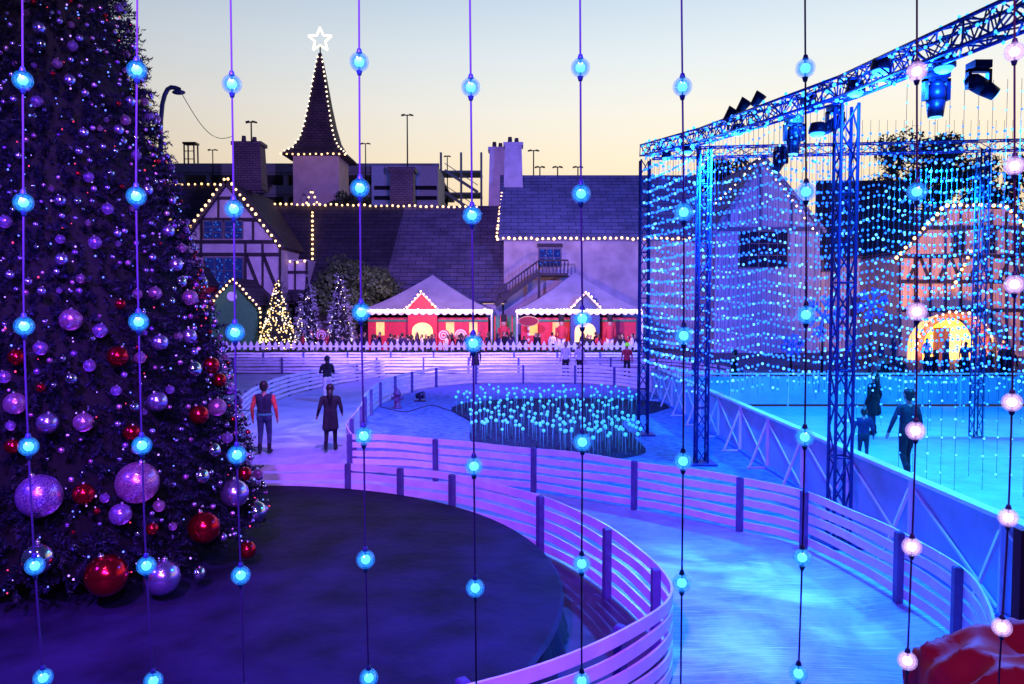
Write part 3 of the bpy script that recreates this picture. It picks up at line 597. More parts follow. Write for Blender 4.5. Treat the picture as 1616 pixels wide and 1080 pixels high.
D=57; gs=gable('green_shed','small green wooden shed with bulb-lit gable roof',X(330,D),X(406,D),D,62,Z(482,D),Z(445,D),GRN,ROOFD,.3)
b=MB(); cx=X(367,D); b.box(cx-.6,cx+.6,D-.06,D-.01,0,2.1); b.obj('door',M('shed_door',(.03,.08,.05),.6),gs); b=MB(); b.tube((cx,D-.05,Z(468,D)),(cx,D-.15,Z(468,D)),.35,n=16); b.obj('round_vent',WHITE,gs)
run([W(322,490,56.3),W(367,440,56.3),W(411,488,56.3),W(411,540,56.3)],.35,'warm bulbs outlining the green shed','warm',.1)
pkh=gable('pink_shed','small red shed beside the green one',X(290,59),X(322,59),59,62,Z(450,59),Z(425,59),RED,ROOFD,.2)
def spr2(): return sprig(12,.45,.16,.02)
FR=M('flocked_needle',(.45,.45,.52),.7,var=.3)
for u,vt,vb,wpx,mats,lab,lit in ((440,436,548,26,[GREEN],'christmas tree thickly wrapped in warm lights',1),(486,430,548,18,[FR,GREEN],'slim snow-flocked christmas tree',0),(537,428,548,20,[FR,GREEN],'snow-flocked christmas tree with few lights',0)):
    D=55; p=W(u,553,D); p.z=0; hgt=Z(vt,D); e=conifer(tuple(p),hgt,wpx*D/F*1.25,420,mats,lab,sc=.9,spr=spr2,z0=.3)
    b=MB()
    for i in range(300 if lit else 60):
        q=math.sqrt(random.random()); az=random.uniform(-math.pi,0); t=1-q; z=.3+t*(hgt-.3); r=wpx*D/F*1.3*(1-t)
        b.sph((p.x+r*math.cos(az),p.y+r*math.sin(az),z),.045 if lit else .03,6,4,random.choice([0,0,1]))
    o=b.obj('mini_lights',[M('gold_led',(1,.8,.3),em=(1,.65,.15),es=2.5),WARMW] if lit else [WARMW,M('white_led',(.7,.8,1),em=(.6,.7,1),es=1.5)],e); o['kind']='stuff'
def broadleaf(loc,R,trunk,n,label,leaf=.35,name='leafy_tree',mat=None,ncl=34):
    e=thing(name,label,'tree',loc); loc=Vector(loc); cz=trunk+R[2]*.7
    b=MB(); b.tube(loc,loc+Vector((0,0,cz)),.35,.18,8)
    for i in range(7):
        a=i*.9; b.tube(loc+Vector((0,0,trunk*.7)),loc+Vector((R[0]*.6*math.cos(a),R[1]*.6*math.sin(a),cz+random.uniform(-.2,.5)*R[2])),.15,.04,6)
    b.obj('trunk',BARK,e)
    cl=[]; 
    for i in range(ncl):
        d=Vector((random.gauss(0,1),random.gauss(0,1),random.gauss(0,1))).normalized()*random.uniform(.45,1)
        cl.append((d.x*R[0],d.y*R[1],cz+d.z*R[2],random.uniform(.16,.34)*min(R)*1.3))
    cl=np.array(cl); k=rng.integers(0,len(cl),n); d=rng.normal(0,1,(n,3)); d/=np.linalg.norm(d,axis=1)[:,None]
    c=cl[k,:3]+d*cl[k,3:]*rng.uniform(.6,1.1,n)[:,None]
    a=rng.normal(0,1,(n,3)); a/=np.linalg.norm(a,axis=1)[:,None]; q=np.cross(a,d); a*=leaf; q*=leaf*.6
    V=np.stack([c-a,c-q,c+a,c+q],1).reshape(-1,3); T=np.arange(4*n).reshape(-1,4)
    me=arrmesh('crown',V,T,[mat or LEAF]); o=bpy.data.objects.new('crown',me); COL.objects.link(o); o.parent=e
broadleaf((X(560,59.5),59.5,0),(3.6,2.4,2.5),2.9,12000,'rounded dark green tree beside the hall',.16,mat=LEAF2,ncl=60)
broadleaf((X(545,76),78,0),(2.6,2,2.2),11.5,1800,'dark tree showing above the long roof',.25)
broadleaf((X(1455,78),78,0),(6.2,4,4.6),13.4,7500,'big dark tree behind the village roofs',.25)
broadleaf((X(1150,76),76,0),(4,3,3),13,3000,'dark tree rising behind the plastered house',.25)
broadleaf((X(1590,80),80,0),(5,4,4),12,3500,'dark tree behind the inn',.3)
n=9000; V=np.stack([rng.uniform(-20.5,8.3,n),rng.uniform(49.3,50.6,n),rng.uniform(0.03,.62,n)],1); a=rng.normal(0,.09,(n,3)); q=rng.normal(0,.06,(n,3))
me=arrmesh('hedge',np.stack([V-a,V-q,V+a,V+q],1).reshape(-1,3)-np.array([-6,50,0]),np.arange(4*n).reshape(-1,4),[LEAF]); o=bpy.data.objects.new('hedge',me); o.location=(-6,50,0); COL.objects.link(o); tag(o,'low clipped dark hedge in front of the picket fence','hedge')
def pole(u,vt,vb,D,label,arm=0,head=.9):
    p=W(u,vb,D); e=thing('street_lamp',label,'street lamp',(p.x,D,0),'lamp posts on the skyline'); z=Z(vt,D)
    MB().tube((p.x,D,0),(p.x,D,z),.13,.07).obj('pole',BLACK,e); b=MB(); b.beam((p.x-head*.7,D,z),(p.x+head*.7,D,z),.15,.1)
    for s in (-1,1): b.beam((p.x+s*head*.5,D,z+.05),(p.x+s*(head*.5+.35),D-.1,z-.05),.35,.16)
    b.obj('lamp_head',BLACK,e)
pole(643,182,250,90,'tall pole with twin floodlight heads',head=.6); pole(577,227,255,110,'thin lamp pole above the garage',head=.6); pole(336,237,262,110,'thin lamp pole above the garage',head=.6); pole(842,238,275,95,'thin lamp pole behind the roof',head=.6); 
for u in (852,880,912): pole(u,264,275,90,'short floodlight behind the roof ridge',head=.4)
pole(398,193,300,75,'lamp pole beside the dark chimney',head=.3); pole(706,247,280,112,'thin pole by the garage stairs',head=.2)
D=52; p=W(254,560,D); e=thing('curved_street_lamp','tall blue-grey street lamp with curved arm','street lamp',(p.x,D,0)); cv=crom([(p.x,D,0),(p.x,D,5),W(254,300,D),W(254,190,D),W(260,150,D),W(270,138,D),W(284,142,D)],.6); MP=M('pole_paint',(.1,.13,.25),.4,.3)
MB().sweep(cv,.15,8).obj('pole',MP,e); b=MB(); q=W(282,146,D); b.sph(q,(.45,.25,.16),12,8); b.obj('lamp_head',MP,e); 
wv=[W(288,150,D).lerp(W(368,215,62),t)-Vector((0,0,1.2*math.sin(math.pi*t))) for t in np.linspace(0,1,14)]
tag(MB().sweep(wv,.025,5).obj('overhead_wire',CORD,None,wv[0]),'thin sagging wire between lamp and chimney','wire')
D=130; e=thing('harbour_crane','distant lattice tower beyond the garage','tower',(X(303,D),D,0)); b=MB(); x=X(303,D); z=Z(226,D)
for s in (-1,1):
    for y in (0,1.6): b.beam((x+s*.9,D+y,0),(x+s*.8,D+y,z),.2,.2)
for k in range(10): b.beam((x-.9,D,z-k*1.3),(x+.9,D,z-k*1.3),.12,.12)
b.box(x-1.1,x+1.1,D,D+1.6,z-.1,z+.2); b.obj('lattice',BLACK,e)
# ---------------- rink barrier
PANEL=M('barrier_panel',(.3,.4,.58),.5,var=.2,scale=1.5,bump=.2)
rb=thing('rink_barrier','long white panelled rink barrier with braced posts','rink barrier',(5.5,4.5,0))
y=4.6
while y<29:
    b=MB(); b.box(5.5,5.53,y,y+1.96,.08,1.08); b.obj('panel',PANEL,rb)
    b=MB(); b.box(5.44,5.5,y-.04,y+.0,0,1.12); b.beam((5.46,y,1.0),(5.1,y,.04),.04,.04); b.beam((5.47,y+.05,.1),(5.47,y+1.9,1.0),.03,.03); b.box(5.05,5.5,y-.02,y+.02,.015,.05); b.obj('post',WHITE,rb); y+=2
b=MB(); b.box(5.42,5.58,4.6,29,1.122,1.17); b.obj('top_rail',WHITE,rb); MB().box(5.42,5.56,4.6,29,.018,.075).obj('kick_rail',M('kick_blue',(.1,.2,.6),.5),rb)
rb2=thing('rink_barrier','white panelled barrier closing the far end of the rink','rink barrier',(5.6,27,0))
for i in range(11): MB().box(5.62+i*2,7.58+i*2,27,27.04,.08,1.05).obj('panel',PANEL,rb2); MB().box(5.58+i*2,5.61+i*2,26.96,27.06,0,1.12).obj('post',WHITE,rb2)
MB().box(5.6,27.6,26.94,27.08,1.122,1.17).obj('top_rail',WHITE,rb2)
# ---------------- trusses
def truss(A,B,s=.36,r=.03,seg=.45):
    A=Vector(A);B=Vector(B);d=(B-A).normalized(); up=Vector((0,0,1)) if abs(d.z)<.8 else Vector((0,1,0)); x=d.cross(up).normalized()*s/2; y=x.cross(d).normalized()*s/2
    b=MB(); cr=[x+y,x-y,-x-y,-x+y]
    for c in cr: b.tube(A+c,B+c,r,n=6)
    L=(B-A).length; n=max(2,int(L/seg))
    for i in range(n):
        p=A.lerp(B,i/n);q=A.lerp(B,(i+1)/n)
        for k in range(4):
            a,c=cr[k],cr[(k+1)%4]
            if i%2: a,c=c,a
            b.tube(p+a,q+c,r*.55,n=5); 
            if i%3==0: b.tube(p+a,p+c,r*.55,n=5)
    return b
TA=W(1018,238,21.0); TB=W(1112,214,17.1); TC=W(1337,138,11.3); TD=W(1640,8,7.6)
for a,c in ((TA,TB),(TB,TC),(TC,TD)): tag(truss(a,c,.28,.022).obj('lighting_truss',TRUSS,None,a),'dark lattice truss beam carrying stage lights and bulb strings','truss','truss beams over the rink')
BK=Vector((15.5,20.6,7.75))
tag(truss(TA+Vector((.2,-.1,-.1)),BK,.26,.02).obj('lighting_truss',TRUSS,None,TA),'dark lattice truss beam along the back of the rink','truss','truss beams over the rink')
TR2=M('tower_metal_dark',(.015,.035,.18),.5,.2)
for t in (TA,TB,TC):
    tag(truss((t.x,t.y,.03),(t.x,t.y,t.z-.25),.24,.026,.4).box(t.x-.3,t.x+.3,t.y-.3,t.y+.3,.012,.05).obj('truss_tower',TR2,None,(t.x,t.y,0)),'slim dark lattice truss tower on a square foot plate','truss tower','truss towers by the rink')
for x,y in ((X(1545,20.6),20.6),):
    tag(truss((x,y,.03),(x,y,7.6),.22,.02).obj('truss_tower',TR2,None,(x,y,0)),'slim dark lattice truss tower standing in the rink','truss tower','truss towers by the rink')
CB=[M('curtain_bulb_blue',(.2,.5,1),em=(.01,.11,1.),es=3.4),M('curtain_bulb_pale',(.5,.8,1),em=(.1,.42,1.),es=2.8)]
def curtain(A,B,n,ztop,zbot,r,ph=0,sp=.3,sag=.1,per=28,lab='vertical string of small blue bulbs in the light curtain',pale=.22,wob=.25):
    A=Vector(A);B=Vector(B)
    for i in range(n):
        t=i/(n-1); p=A.lerp(B,t); zt=ztop[0]+(ztop[1]-ztop[0])*t; b=MB()
        fr=((i+ph)%per)/per; off=sag*4*fr*(1-fr); zb=zbot+random.uniform(-wob,wob)
        b.tube((p.x,p.y,zt),(p.x,p.y,zb),.004,n=4,mi=0); z=max(ztop)-.2-off
        while z>zb:
            if z<zt: b.sph((p.x+random.uniform(-.02,.02),p.y,z+random.uniform(-.02,.02)),r*random.uniform(.75,1.15),8,6,1 if random.random()>pale else 2)
            z-=sp
        o=b.obj('curtain_light_string',[CORDB]+CB,None,(p.x,p.y,zt)); tag(o,lab,'string light','strings of the blue light curtain')
curtain(TA,TB,22,(TA.z,TB.z),1.7,.034,0,sp=.3,sag=.05,per=22)
curtain(TB,TC,28,(TB.z,TC.z),2.3,.021,0,sp=.3,sag=.15,per=28)
curtain(TA+Vector((.2,-.1,0)),BK,88,(TA.z,BK.z),1.3,.036,0,sp=.28,sag=.22,per=22)
curtain((X(1290,17),17,0),(X(1616,17),17,0),26,(7.5,7.5),1.1,.027,3,sp=.31,per=13,sag=.12,wob=.5)
curtain((6.6,13.2,0),(9.6,13.4,0),13,(7.2,7.4),.35,.017,1.,lab='long thin string of pale blue bulbs over the ice',sp=.31,pale=.6)
# ---------------- stage lights
FIX=M('fixture_black',(.01,.014,.05),.35,.3); LENS=M('lens_blue',(.1,.3,1),.1,em=(.1,.45,1),es=3.)
def movinghead(p,aim,s=1.,label='black moving-head stage light clamped under the truss'):
    p=Vector(p); e=thing('stage_light',label,'stage light',p,'stage lights on the trusses'); b=MB()
    b.box(p.x-.16*s,p.x+.16*s,p.y-.16*s,p.y+.16*s,p.z-.14*s,p.z); b.obj('base',FIX,e)
    b=MB(); hc=p+Vector((0,0,-.42*s))
    for q in(-1,1): b.box(p.x+q*.19*s-.03*s,p.x+q*.19*s+.03*s,p.y-.06*s,p.y+.06*s,p.z-.5*s,p.z-.14*s)
    b.box(p.x-.22*s,p.x+.22*s,p.y-.06*s,p.y+.06*s,p.z-.19*s,p.z-.141*s); b.obj('yoke',FIX,e)
    d=(Vector(aim)-hc).normalized(); b=MB(); b.tube(hc-d*.26*s,hc-d*.14*s,.08*s,.15*s,12); b.tube(hc-d*.14*s,hc+d*.1*s,.155*s,.155*s,12); b.tube(hc+d*.1*s,hc+d*.36*s,.155*s,.12*s,12); b.obj('head',FIX,e)
    MB().tube(hc+d*.362*s,hc+d*.372*s,.1*s,n=12).obj('lens',LENS,e)
q=W(1478,112,9.7); movinghead(q,(q.x,q.y,0),.72); q=W(1253,186,13.4); movinghead(q,(q.x-.1,q.y,0),.78)
q=W(1545,98,8.9); movinghead(q,(q.x+2,q.y-.4,q.z-1.6),.6)
q=W(1318,168,12); movinghead(q,(q.x-2,q.y,q.z-1.4),.62)
q=W(1232,232,19); movinghead(q,(q.x-2,q.y,3),.8)
for u,v in ((1152,182),(1172,168),(1195,158)):
    q=W(u,v,15.4); e=thing('par_light','small black par can light on top of the truss','stage light',q,'stage lights on the trusses'); b=MB(); d=Vector((.5,-.3,.75)).normalized(); b.tube(q-d*.14,q+d*.14,.07,.12,12); b.obj('can',FIX,e); MB().tube(q-d*.05-Vector((0,0,.25)),q-d*.05,.03).obj('bracket',FIX,e)
def trussbulbs(A,B,n,r):
    e=thing('string_lights','bright blue bulbs wound around the truss beam','string light',A,'bulb strings wound on the trusses')
    A=Vector(A);B=Vector(B); last=None; b=MB()
    for i in range(n):
        a=i*1.9; p=A.lerp(B,i/(n-1))+Vector((.15*math.cos(a),0,.18*math.sin(a)))+Vector([random.uniform(-.05,.05) for _ in range(3)]); inst('bulb',WBM['blue'],p,e,(0,0,0),r)
        if last: b.tube(last,p,.01,n=4)
        last=p
    b.obj('cord',CORDB,e)
trussbulbs(TA,TB,50,.04); trussbulbs(TB,TC,98,.03); trussbulbs(TC,TD,98,.02); trussbulbs(TA,BK,98,.03)
WL=[]
for u,v,D in ((1290,205,12),(1390,105,10.3),(1275,160,13),(1490,100,9.4),(1085,236,18),(1052,246,19.5),(1165,205,15.6),(1350,140,11.)):
    q=W(u,v,D); WL.append(q); e=thing('blue_led_wash','round blue stage wash light glowing on the truss','stage light',q,'blue wash lights on the trusses'); b=MB(); b.lathe(q,[(.01,.1),(.1,.1),(.13,0),(.13,-.05),(.001,-.05)],16,0); b.obj('housing',FIX,e); b=MB(); b.sph(q-Vector((0,0,.06)),(.11,.11,.06),12,6); b.obj('lens',CYANB,e)
# ---------------- garden
bedpx=[(712,648),(742,668),(748,700),(850,712),(945,726),(1018,716),(1000,690),(985,665),(1040,650),(1060,640),(1000,632),(900,630),(800,632),(735,637)]
bed=crom([G(u,v) for u,v in bedpx],.3,True); cen=sum(bed,Vector())/len(bed)
SOIL=M('garden_mulch',(.018,.018,.05),.9,var=.5,scale=6,bump=1)
b=MB(); nb=len(bed); b.add([(p.x,p.y,.012) for p in bed]+[((p*.97+cen*.03).x,(p*.97+cen*.03).y,.05) for p in bed]+[(cen.x,cen.y,.06)],[(i,(i+1)%nb,nb+(i+1)%nb,nb+i) for i in range(nb)]+[(nb+i,nb+(i+1)%nb,2*nb) for i in range(nb)],0,True)
struct(b.obj('garden_bed_ground',SOIL))
n=6000; poly=[(p.x,p.y) for p in bed]
def inside(x,y):
    c=False;j=len(poly)-1
    for i in range(len(poly)):
        if (poly[i][1]>y)!=(poly[j][1]>y) and x<(poly[j][0]-poly[i][0])*(y-poly[i][1])/(poly[j][1]-poly[i][1])+poly[i][0]: c=not c
        j=i
    return c
xs=[p[0] for p in poly];ys=[p[1] for p in poly]
pts=[]
while len(pts)<n:
    x=random.uniform(min(xs),max(xs));y=random.uniform(min(ys),max(ys))
    if inside(x,y): pts.append((x,y,.04))
V=np.array(pts); tip=V+np.stack([rng.normal(0,.04,n),rng.normal(0,.04,n),rng.uniform(.01,.045,n)],1); w=rng.normal(0,.014,(n,3)); w[:,2]=0
me=arrmesh('ground_cover',np.stack([V-w,V+w,tip],1).reshape(-1,3),np.arange(3*n).reshape(-1,3),[M('ground_cover_leaf',(.012,.02,.05),.8,var=.5,spec=.1)]); o=bpy.data.objects.new('ground_cover_grass',me); COL.objects.link(o); o['kind']='stuff'
glm=MB().sph((0,0,0),.045,12,9,0).mesh('globe',[CYANW]); STEM=M('stem_glow',(.1,.3,.4),.5,em=(.01,.14,.28),es=.5)  # slight emission added to the stems so they look lighter
fl=[]; yy=min(ys)+.25; row=0
while yy<max(ys)-.5 and len(fl)<292:
    dy=.3+(yy-min(ys))*.06; dx=.27+(yy-min(ys))*.018; xx=min(xs)+(row%2)*dx/2
    while xx<max(xs):
        x=xx+random.uniform(-.09,.09); y=yy+random.uniform(-.1,.1)
        if inside(x,y) and x/y<.168 and len(fl)<292: fl.append((x,y))
        xx+=dx
    yy+=dy; row+=1
for x,y in fl:
    h=random.uniform(.4,.6); lx,ly=random.uniform(-.02,.02),random.uniform(-.02,.02)
    b=MB(); b.tube((x,y,.03),(x+lx,y+ly,h),.009,.007,5); o=b.obj('glowing_flower_light',STEM,None,(x,y,.03)); tag(o,'glowing turquoise globe flower on a thin stem','garden light','glowing globe flowers in the garden bed')
    inst('globe',glm,(x+lx,y+ly,h+.04),o,(0,0,0),random.uniform(.85,1.1))
p=G(627,645); e=thing('fire_hydrant','small dark fire hydrant beside the garden','fire hydrant',p); HY=M('hydrant_paint',(.12,.05,.15),.4); 
MB().lathe(p,[(.001,.01),(.17,.01),(.17,.06),(.11,.07),(.11,.45),(.14,.47),(.14,.52),(.11,.58),(.05,.66),(.03,.7),(.001,.71)],14).obj('barrel',HY,e); b=MB(); b.tube(p+Vector((-.2,0,.36)),p+Vector((.2,0,.36)),.055); b.tube(p+Vector((0,-.18,.33)),p+Vector((0,0,.33)),.07); b.obj('nozzle',HY,e)
p=G(663,634); e=thing('floor_spotlight','small black spotlight on the island floor','spotlight',p); MB().box(p.x-.2,p.x+.2,p.y-.12,p.y+.12,.012,.06).obj('foot',FIX,e); b=MB(); b.tube(p+Vector((-.14,0,.2)),p+Vector((.16,-.05,.26)),.1,.14,10); b.box(p.x-.03,p.x+.03,p.y-.13,p.y+.13,.06,.2); b.obj('lamp_head',FIX,e)
cb=crom([G(600,642,.02),G(640,650,.02),G(680,640,.02),G(720,650,.02),G(760,645,.02)],.2)
tag(MB().sweep(cb,.018,5,0,(0,0,1)).obj('power_cable',CORD,None,cb[0]),'black power cable snaking over the island floor','cable')
SF=M('snowflake_blue',(.08,.12,.4),.5,em=(.02,.06,.5),es=.25)
for u,v,r,D in ((1300,500,34,38),(1376,480,26,40),(1250,545,18,36)):
    c=W(u,v,D); R=r*D/F; e=thing('snowflake_sculpture','large flat blue snowflake sculpture on a post','sculpture',(c.x,D,0),'blue snowflake sculptures'); b=MB()
    for k in range(6):
        a=k*math.pi/3+.26; d=Vector((math.cos(a),0,math.sin(a))); n=Vector((-d.z,0,d.x)); b.beam(c,c+d*R,.08,.13)
        for t in (.45,.7):
            for s in(-1,1): b.beam(c+d*R*t,c+d*R*(t+.25)+n*s*R*.28,.08,.1)
    b.obj('flake',SF,e); MB().tube((c.x,D+.1,0),(c.x,D+.1,c.z),.06).obj('post',BLACK,e)
# ---------------- people
def person_mesh(name,mats,vox=.012,step=.0,armL=None,armR=None,coat=False,lean=0,fingers=True,bulk=1.):
    C=[]
    def c(a,b_,r0,r1,m): C.append((Vector(a),Vector(b_),r0,r1,m))
    L=lean
    c((0,.0+L,1.60),(0,.01+L,1.655),.085,.092,0); c((0,.035+L,1.565),(0,.05+L,1.58),.062,.06,0); c((0,.10+L,1.60),(0,.115+L,1.585),.014,.018,0)
    for s in(-1,1): c((s*.092,0+L,1.60),(s*.094,-.01+L,1.63),.02,.022,0); c((s*.035,.088+L,1.632),(s*.05,.083+L,1.632),.012,.012,0)
    c((0,.09+L,1.548),(0,.094+L,1.55),.02,.02,0)
    c((0,-.01+L*.8,1.40),(0,L,1.54),.06,.055,0)
    for s in(-1,1):
        c((s*.045,L*.7,1.36),(s*.15*bulk,L*.7,1.375),.085,.068,1); c((s*.07*bulk,L*.6,1.3),(s*.055*bulk,L*.3,1.05),.112*bulk,.092*bulk,1)
        c((s*.06,L*.3,1.05),(s*.07,0,.93),.098*bulk,.105,1)
        c((s*.07,-.02,.9),(s*.085,-.02,.86),.105,.1,2)
        ft=step*s; kn=(s*.1,ft*.5+.04+abs(step)*.2,.49); an=(s*.105,ft-.02,.1+(.06 if ft<-.1 else 0))
        c((s*.085,0,.88),kn,.095,.064,2); c(kn,an,.062,.042,2); c((an[0],an[1]-.03,an[2]-.045),(an[0]+s*.02,an[1]+.15,an[2]-.055),.045,.036,3); c(an,(an[0],an[1],an[2]+.12),.05,.052,3)
        sh=Vector((s*.19*bulk,L*.7,1.365)); arm=armL if s<0 else armR
        el,wr=arm if arm else ((s*.255*bulk,-.03,1.1),(s*.265*bulk,.06,.86)); el=Vector(el);wr=Vector(wr)
        c(sh,el,.056*bulk,.045*bulk,4); c(el,wr,.045*bulk,.033,4)
        d=(wr-el).normalized(); ha=wr+d*.09; c(wr,ha,.028,.032,0)
        if fingers:
            sd=d.cross(Vector((1,0,0))).normalized()
            for k,(o,l) in enumerate(((-.028,.06),(-.01,.075),(.01,.07),(.028,.055))):
                m=ha+sd*o+d*l*.55; c(ha+sd*o*.8,m,.011,.01,0); c(m,m+d*l*.4-Vector((s*.02,0,0)),.01,.008,0)
            c(wr+d*.03+sd*.02,wr+d*.07+sd*.055-Vector((s*.01,0,0)),.012,.01,0); 
    if coat:
        for s in(-1,1):
            for k in(-1,1): c((s*.07,k*.02,1.05),(s*.1,k*.05+step*.15*s,.62),.1,.105,1)
        c((0,0,1.05),(0,0,.62),.1,.11,1)
    b=MB()
    for a,e_,r0,r1,m in C:
        b.tube(a,e_,r0,r1,12); b.sph(a,r0,12,8); b.sph(e_,r1,12,8)
    me=b.mesh('tmp',[]); o=bpy.data.objects.new('tmp',me); COL.objects.link(o)
    md=o.modifiers.new('r','REMESH'); md.mode='VOXEL'; md.voxel_size=vox; ms=o.modifiers.new('s','SMOOTH'); ms.iterations=2; ms.factor=.5
    dg=bpy.context.evaluated_depsgraph_get(); me2=bpy.data.meshes.new_from_object(o.evaluated_get(dg)); bpy.data.objects.remove(o)
    me2.name=name; me2.materials.clear()
    for m in mats: me2.materials.append(m)
    nf=len(me2.polygons); cc=np.zeros(nf*3,dtype=np.float32); me2.polygons.foreach_get('center',cc); cc=cc.reshape(-1,3)
    best=np.full(nf,9.); mi=np.zeros(nf,dtype=np.int32)
    for a,e_,r0,r1,m in C:
        a=np.array(a);d=np.array(e_)-a; t=np.clip(((cc-a)@d)/max(1e-9,d@d),0,1); ds=np.linalg.norm(cc-(a+t[:,None]*d),axis=1)-(r0+(r1-r0)*t); k=ds<best; best[k]=ds[k]; mi[k]=m
    me2.polygons.foreach_set('material_index',mi); me2.polygons.foreach_set('use_smooth',[True]*nf); return me2
SKIN=M('skin',(.4,.23,.17),.6); 
def cloth(n,c): return M('cloth_'+n,c,.85,var=.25,scale=12,bump=.3)
NAVY=cloth('navy',(.02,.022,.05)); JEAN=cloth('denim',(.03,.04,.1)); BLK=cloth('black',(.01,.01,.016)); ORG=cloth('orange',(.6,.07,.05)); TEAL=cloth('teal',(.05,.3,.25)); WHT=cloth('white',(.6,.6,.62)); GRY=cloth('grey',(.02,.02,.04)); REDC=cloth('red',(.45,.03,.05)); PUR=cloth('purple',(.03,.015,.07)); NEON=cloth('neon',(.3,.8,.05))
HAIR=M('hair_dark',(.015,.01,.01),.5); HAIRB=M('hair_brown',(.06,.03,.02),.5)
def hairmesh(long,mat,lean=0):
    b=MB(); b.sph((0,-.022+lean,1.655),(.1,.112,.105),16,12); b.sph((0,-.05+lean,1.6),(.09,.075,.09),14,10)
    if long: b.tube((0,-.08+lean,1.6),(0,-.11+lean*.7,1.32),.085,.05,12); b.sph((0,-.11+lean*.7,1.32),.05,10,6)
    return b.mesh('hair',[mat])
def person(me,loc,rot,label,hair=None,sc=1.,group=None):
    o=inst('person',me,(loc[0],loc[1],.012),None,(0,0,rot),sc); tag(o,label,'person',group)
    if hair is not None:
        h=bpy.data.objects.new('hair',hair); COL.objects.link(h); h.parent=o
    return o
HS=hairmesh(False,HAIR); HL=hairmesh(True,HAIR); HBL=hairmesh(True,HAIRB)
p=G(418,717); m1=person_mesh('skater',[SKIN,NAVY,JEAN,BLK,ORG],.0105,step=.03,bulk=1.08); o=person(m1,p,.1,'skater in navy vest with orange sleeves, jeans and skates',HS,.985)
b=MB(); b.lathe((0,0,0),[(.19,.93),(.2,.95),(.19,.98)],20,0); vm=b.mesh('shirt_hem',[TEAL]); h=bpy.data.objects.new('shirt_hem',vm); COL.objects.link(h); h.parent=o; h.scale=(1,.72,1)
p=G(522,713); m2=person_mesh('skater',[SKIN,BLK,BLK,BLK,BLK],.0105,step=.17,coat=True,lean=.03,armL=((-.27,-.08,1.12),(-.33,.04,.93)),armR=((.27,.02,1.13),(.28,.18,.98)),bulk=1.08); person(m2,p,.15,'skater in long black coat gliding with arms out',HL,.93)
p=G(517,636); m3=person_mesh('skater',[SKIN,BLK,WHT,WHT,BLK],.014,step=.1,lean=.05,armR=((.26,.1,1.12),(.1,.3,1.15)),armL=((-.26,.1,1.12),(-.1,.3,1.1))); person(m3,p,.4,'skater in black jacket and white trousers leaning forward',HL,.97)
m4=person_mesh('person',[SKIN,WHT,BLK,BLK,WHT],.016,step=.06); m5=person_mesh('person',[SKIN,BLK,JEAN,BLK,BLK],.018,step=.05,coat=True,fingers=False); m6=person_mesh('person',[SKIN,REDC,BLK,BLK,REDC],.018,step=.08,fingers=False); m7=person_mesh('person',[SKIN,PUR,GRY,BLK,PUR],.018,step=-.08,fingers=False,bulk=1.1); m8=person_mesh('person',[SKIN,GRY,BLK,BLK,GRY],.015,step=.12,fingers=True,armL=((-.28,.05,1.12),(-.32,.12,.9)),armR=((.28,0,1.12),(.34,.08,.92)))
person(m4,(X(893,38),38),2.6,'person in white shirt and dark trousers near the fence',HS,1.0); person(m4,(X(915,38.3),38.3),3.4,'person in white shirt standing beside a companion',HL,.95)
person(m5,(X(750,38),38),3,'person in dark coat standing on the ice',HS,.98)
o=person(m6,(X(990,38),38),2.9,'person in red outfit wearing a neon green cap',None,.95); hb=MB(); hb.sph((0,0,1.68),(.13,.14,.12),14,8); hb.lathe((0,.03,1.66),[(.1,0),(.19,.0),(.19,.015),(.1,.015)],14); h=bpy.data.objects.new('cap',hb.mesh('cap',[M('neon_cap',(.3,.8,.05),.6,em=(.3,1,.05),es=.4)])); COL.objects.link(h); h.parent=o
person(m8,(X(1437,15.6),15.6),.2,'skater in dark top with arms slightly out on the rink',HS,1.05)
person(m7,(X(1367,17.2),17.2),-.4,'child skater in dark jacket on the rink',HS,.7)
person(m5,(X(1382,21),21),.5,'skater in dark coat on the rink',HL,.98); person(m5,(X(1160,31),31),1.,'skater in dark coat near the far barrier',HS,1.)
crowd=[m5,m5,m5,m6,m7,m7,m8,m4]; LBL={id(m5):'onlooker in dark coat',id(m6):'onlooker in red jacket',id(m7):'onlooker in purple jacket',id(m8):'onlooker in grey top',id(m4):'onlooker in white shirt'}
for i in range(104):
    if i<78: D=random.uniform(52.3,54.6); u=random.choice([random.uniform(465,1010),random.uniform(560,780)])
    else: D=random.uniform(30,47); u=random.uniform(1385,1600)
    m=random.choice(crowd); person(m,(X(u,D),D),random.uniform(0,6.28),LBL[id(m)]+(' behind the picket fence' if i<78 else ' near the glowing archway'),random.choice([HS,HL,HBL]),random.uniform(.82,.98),'onlookers in the crowd')
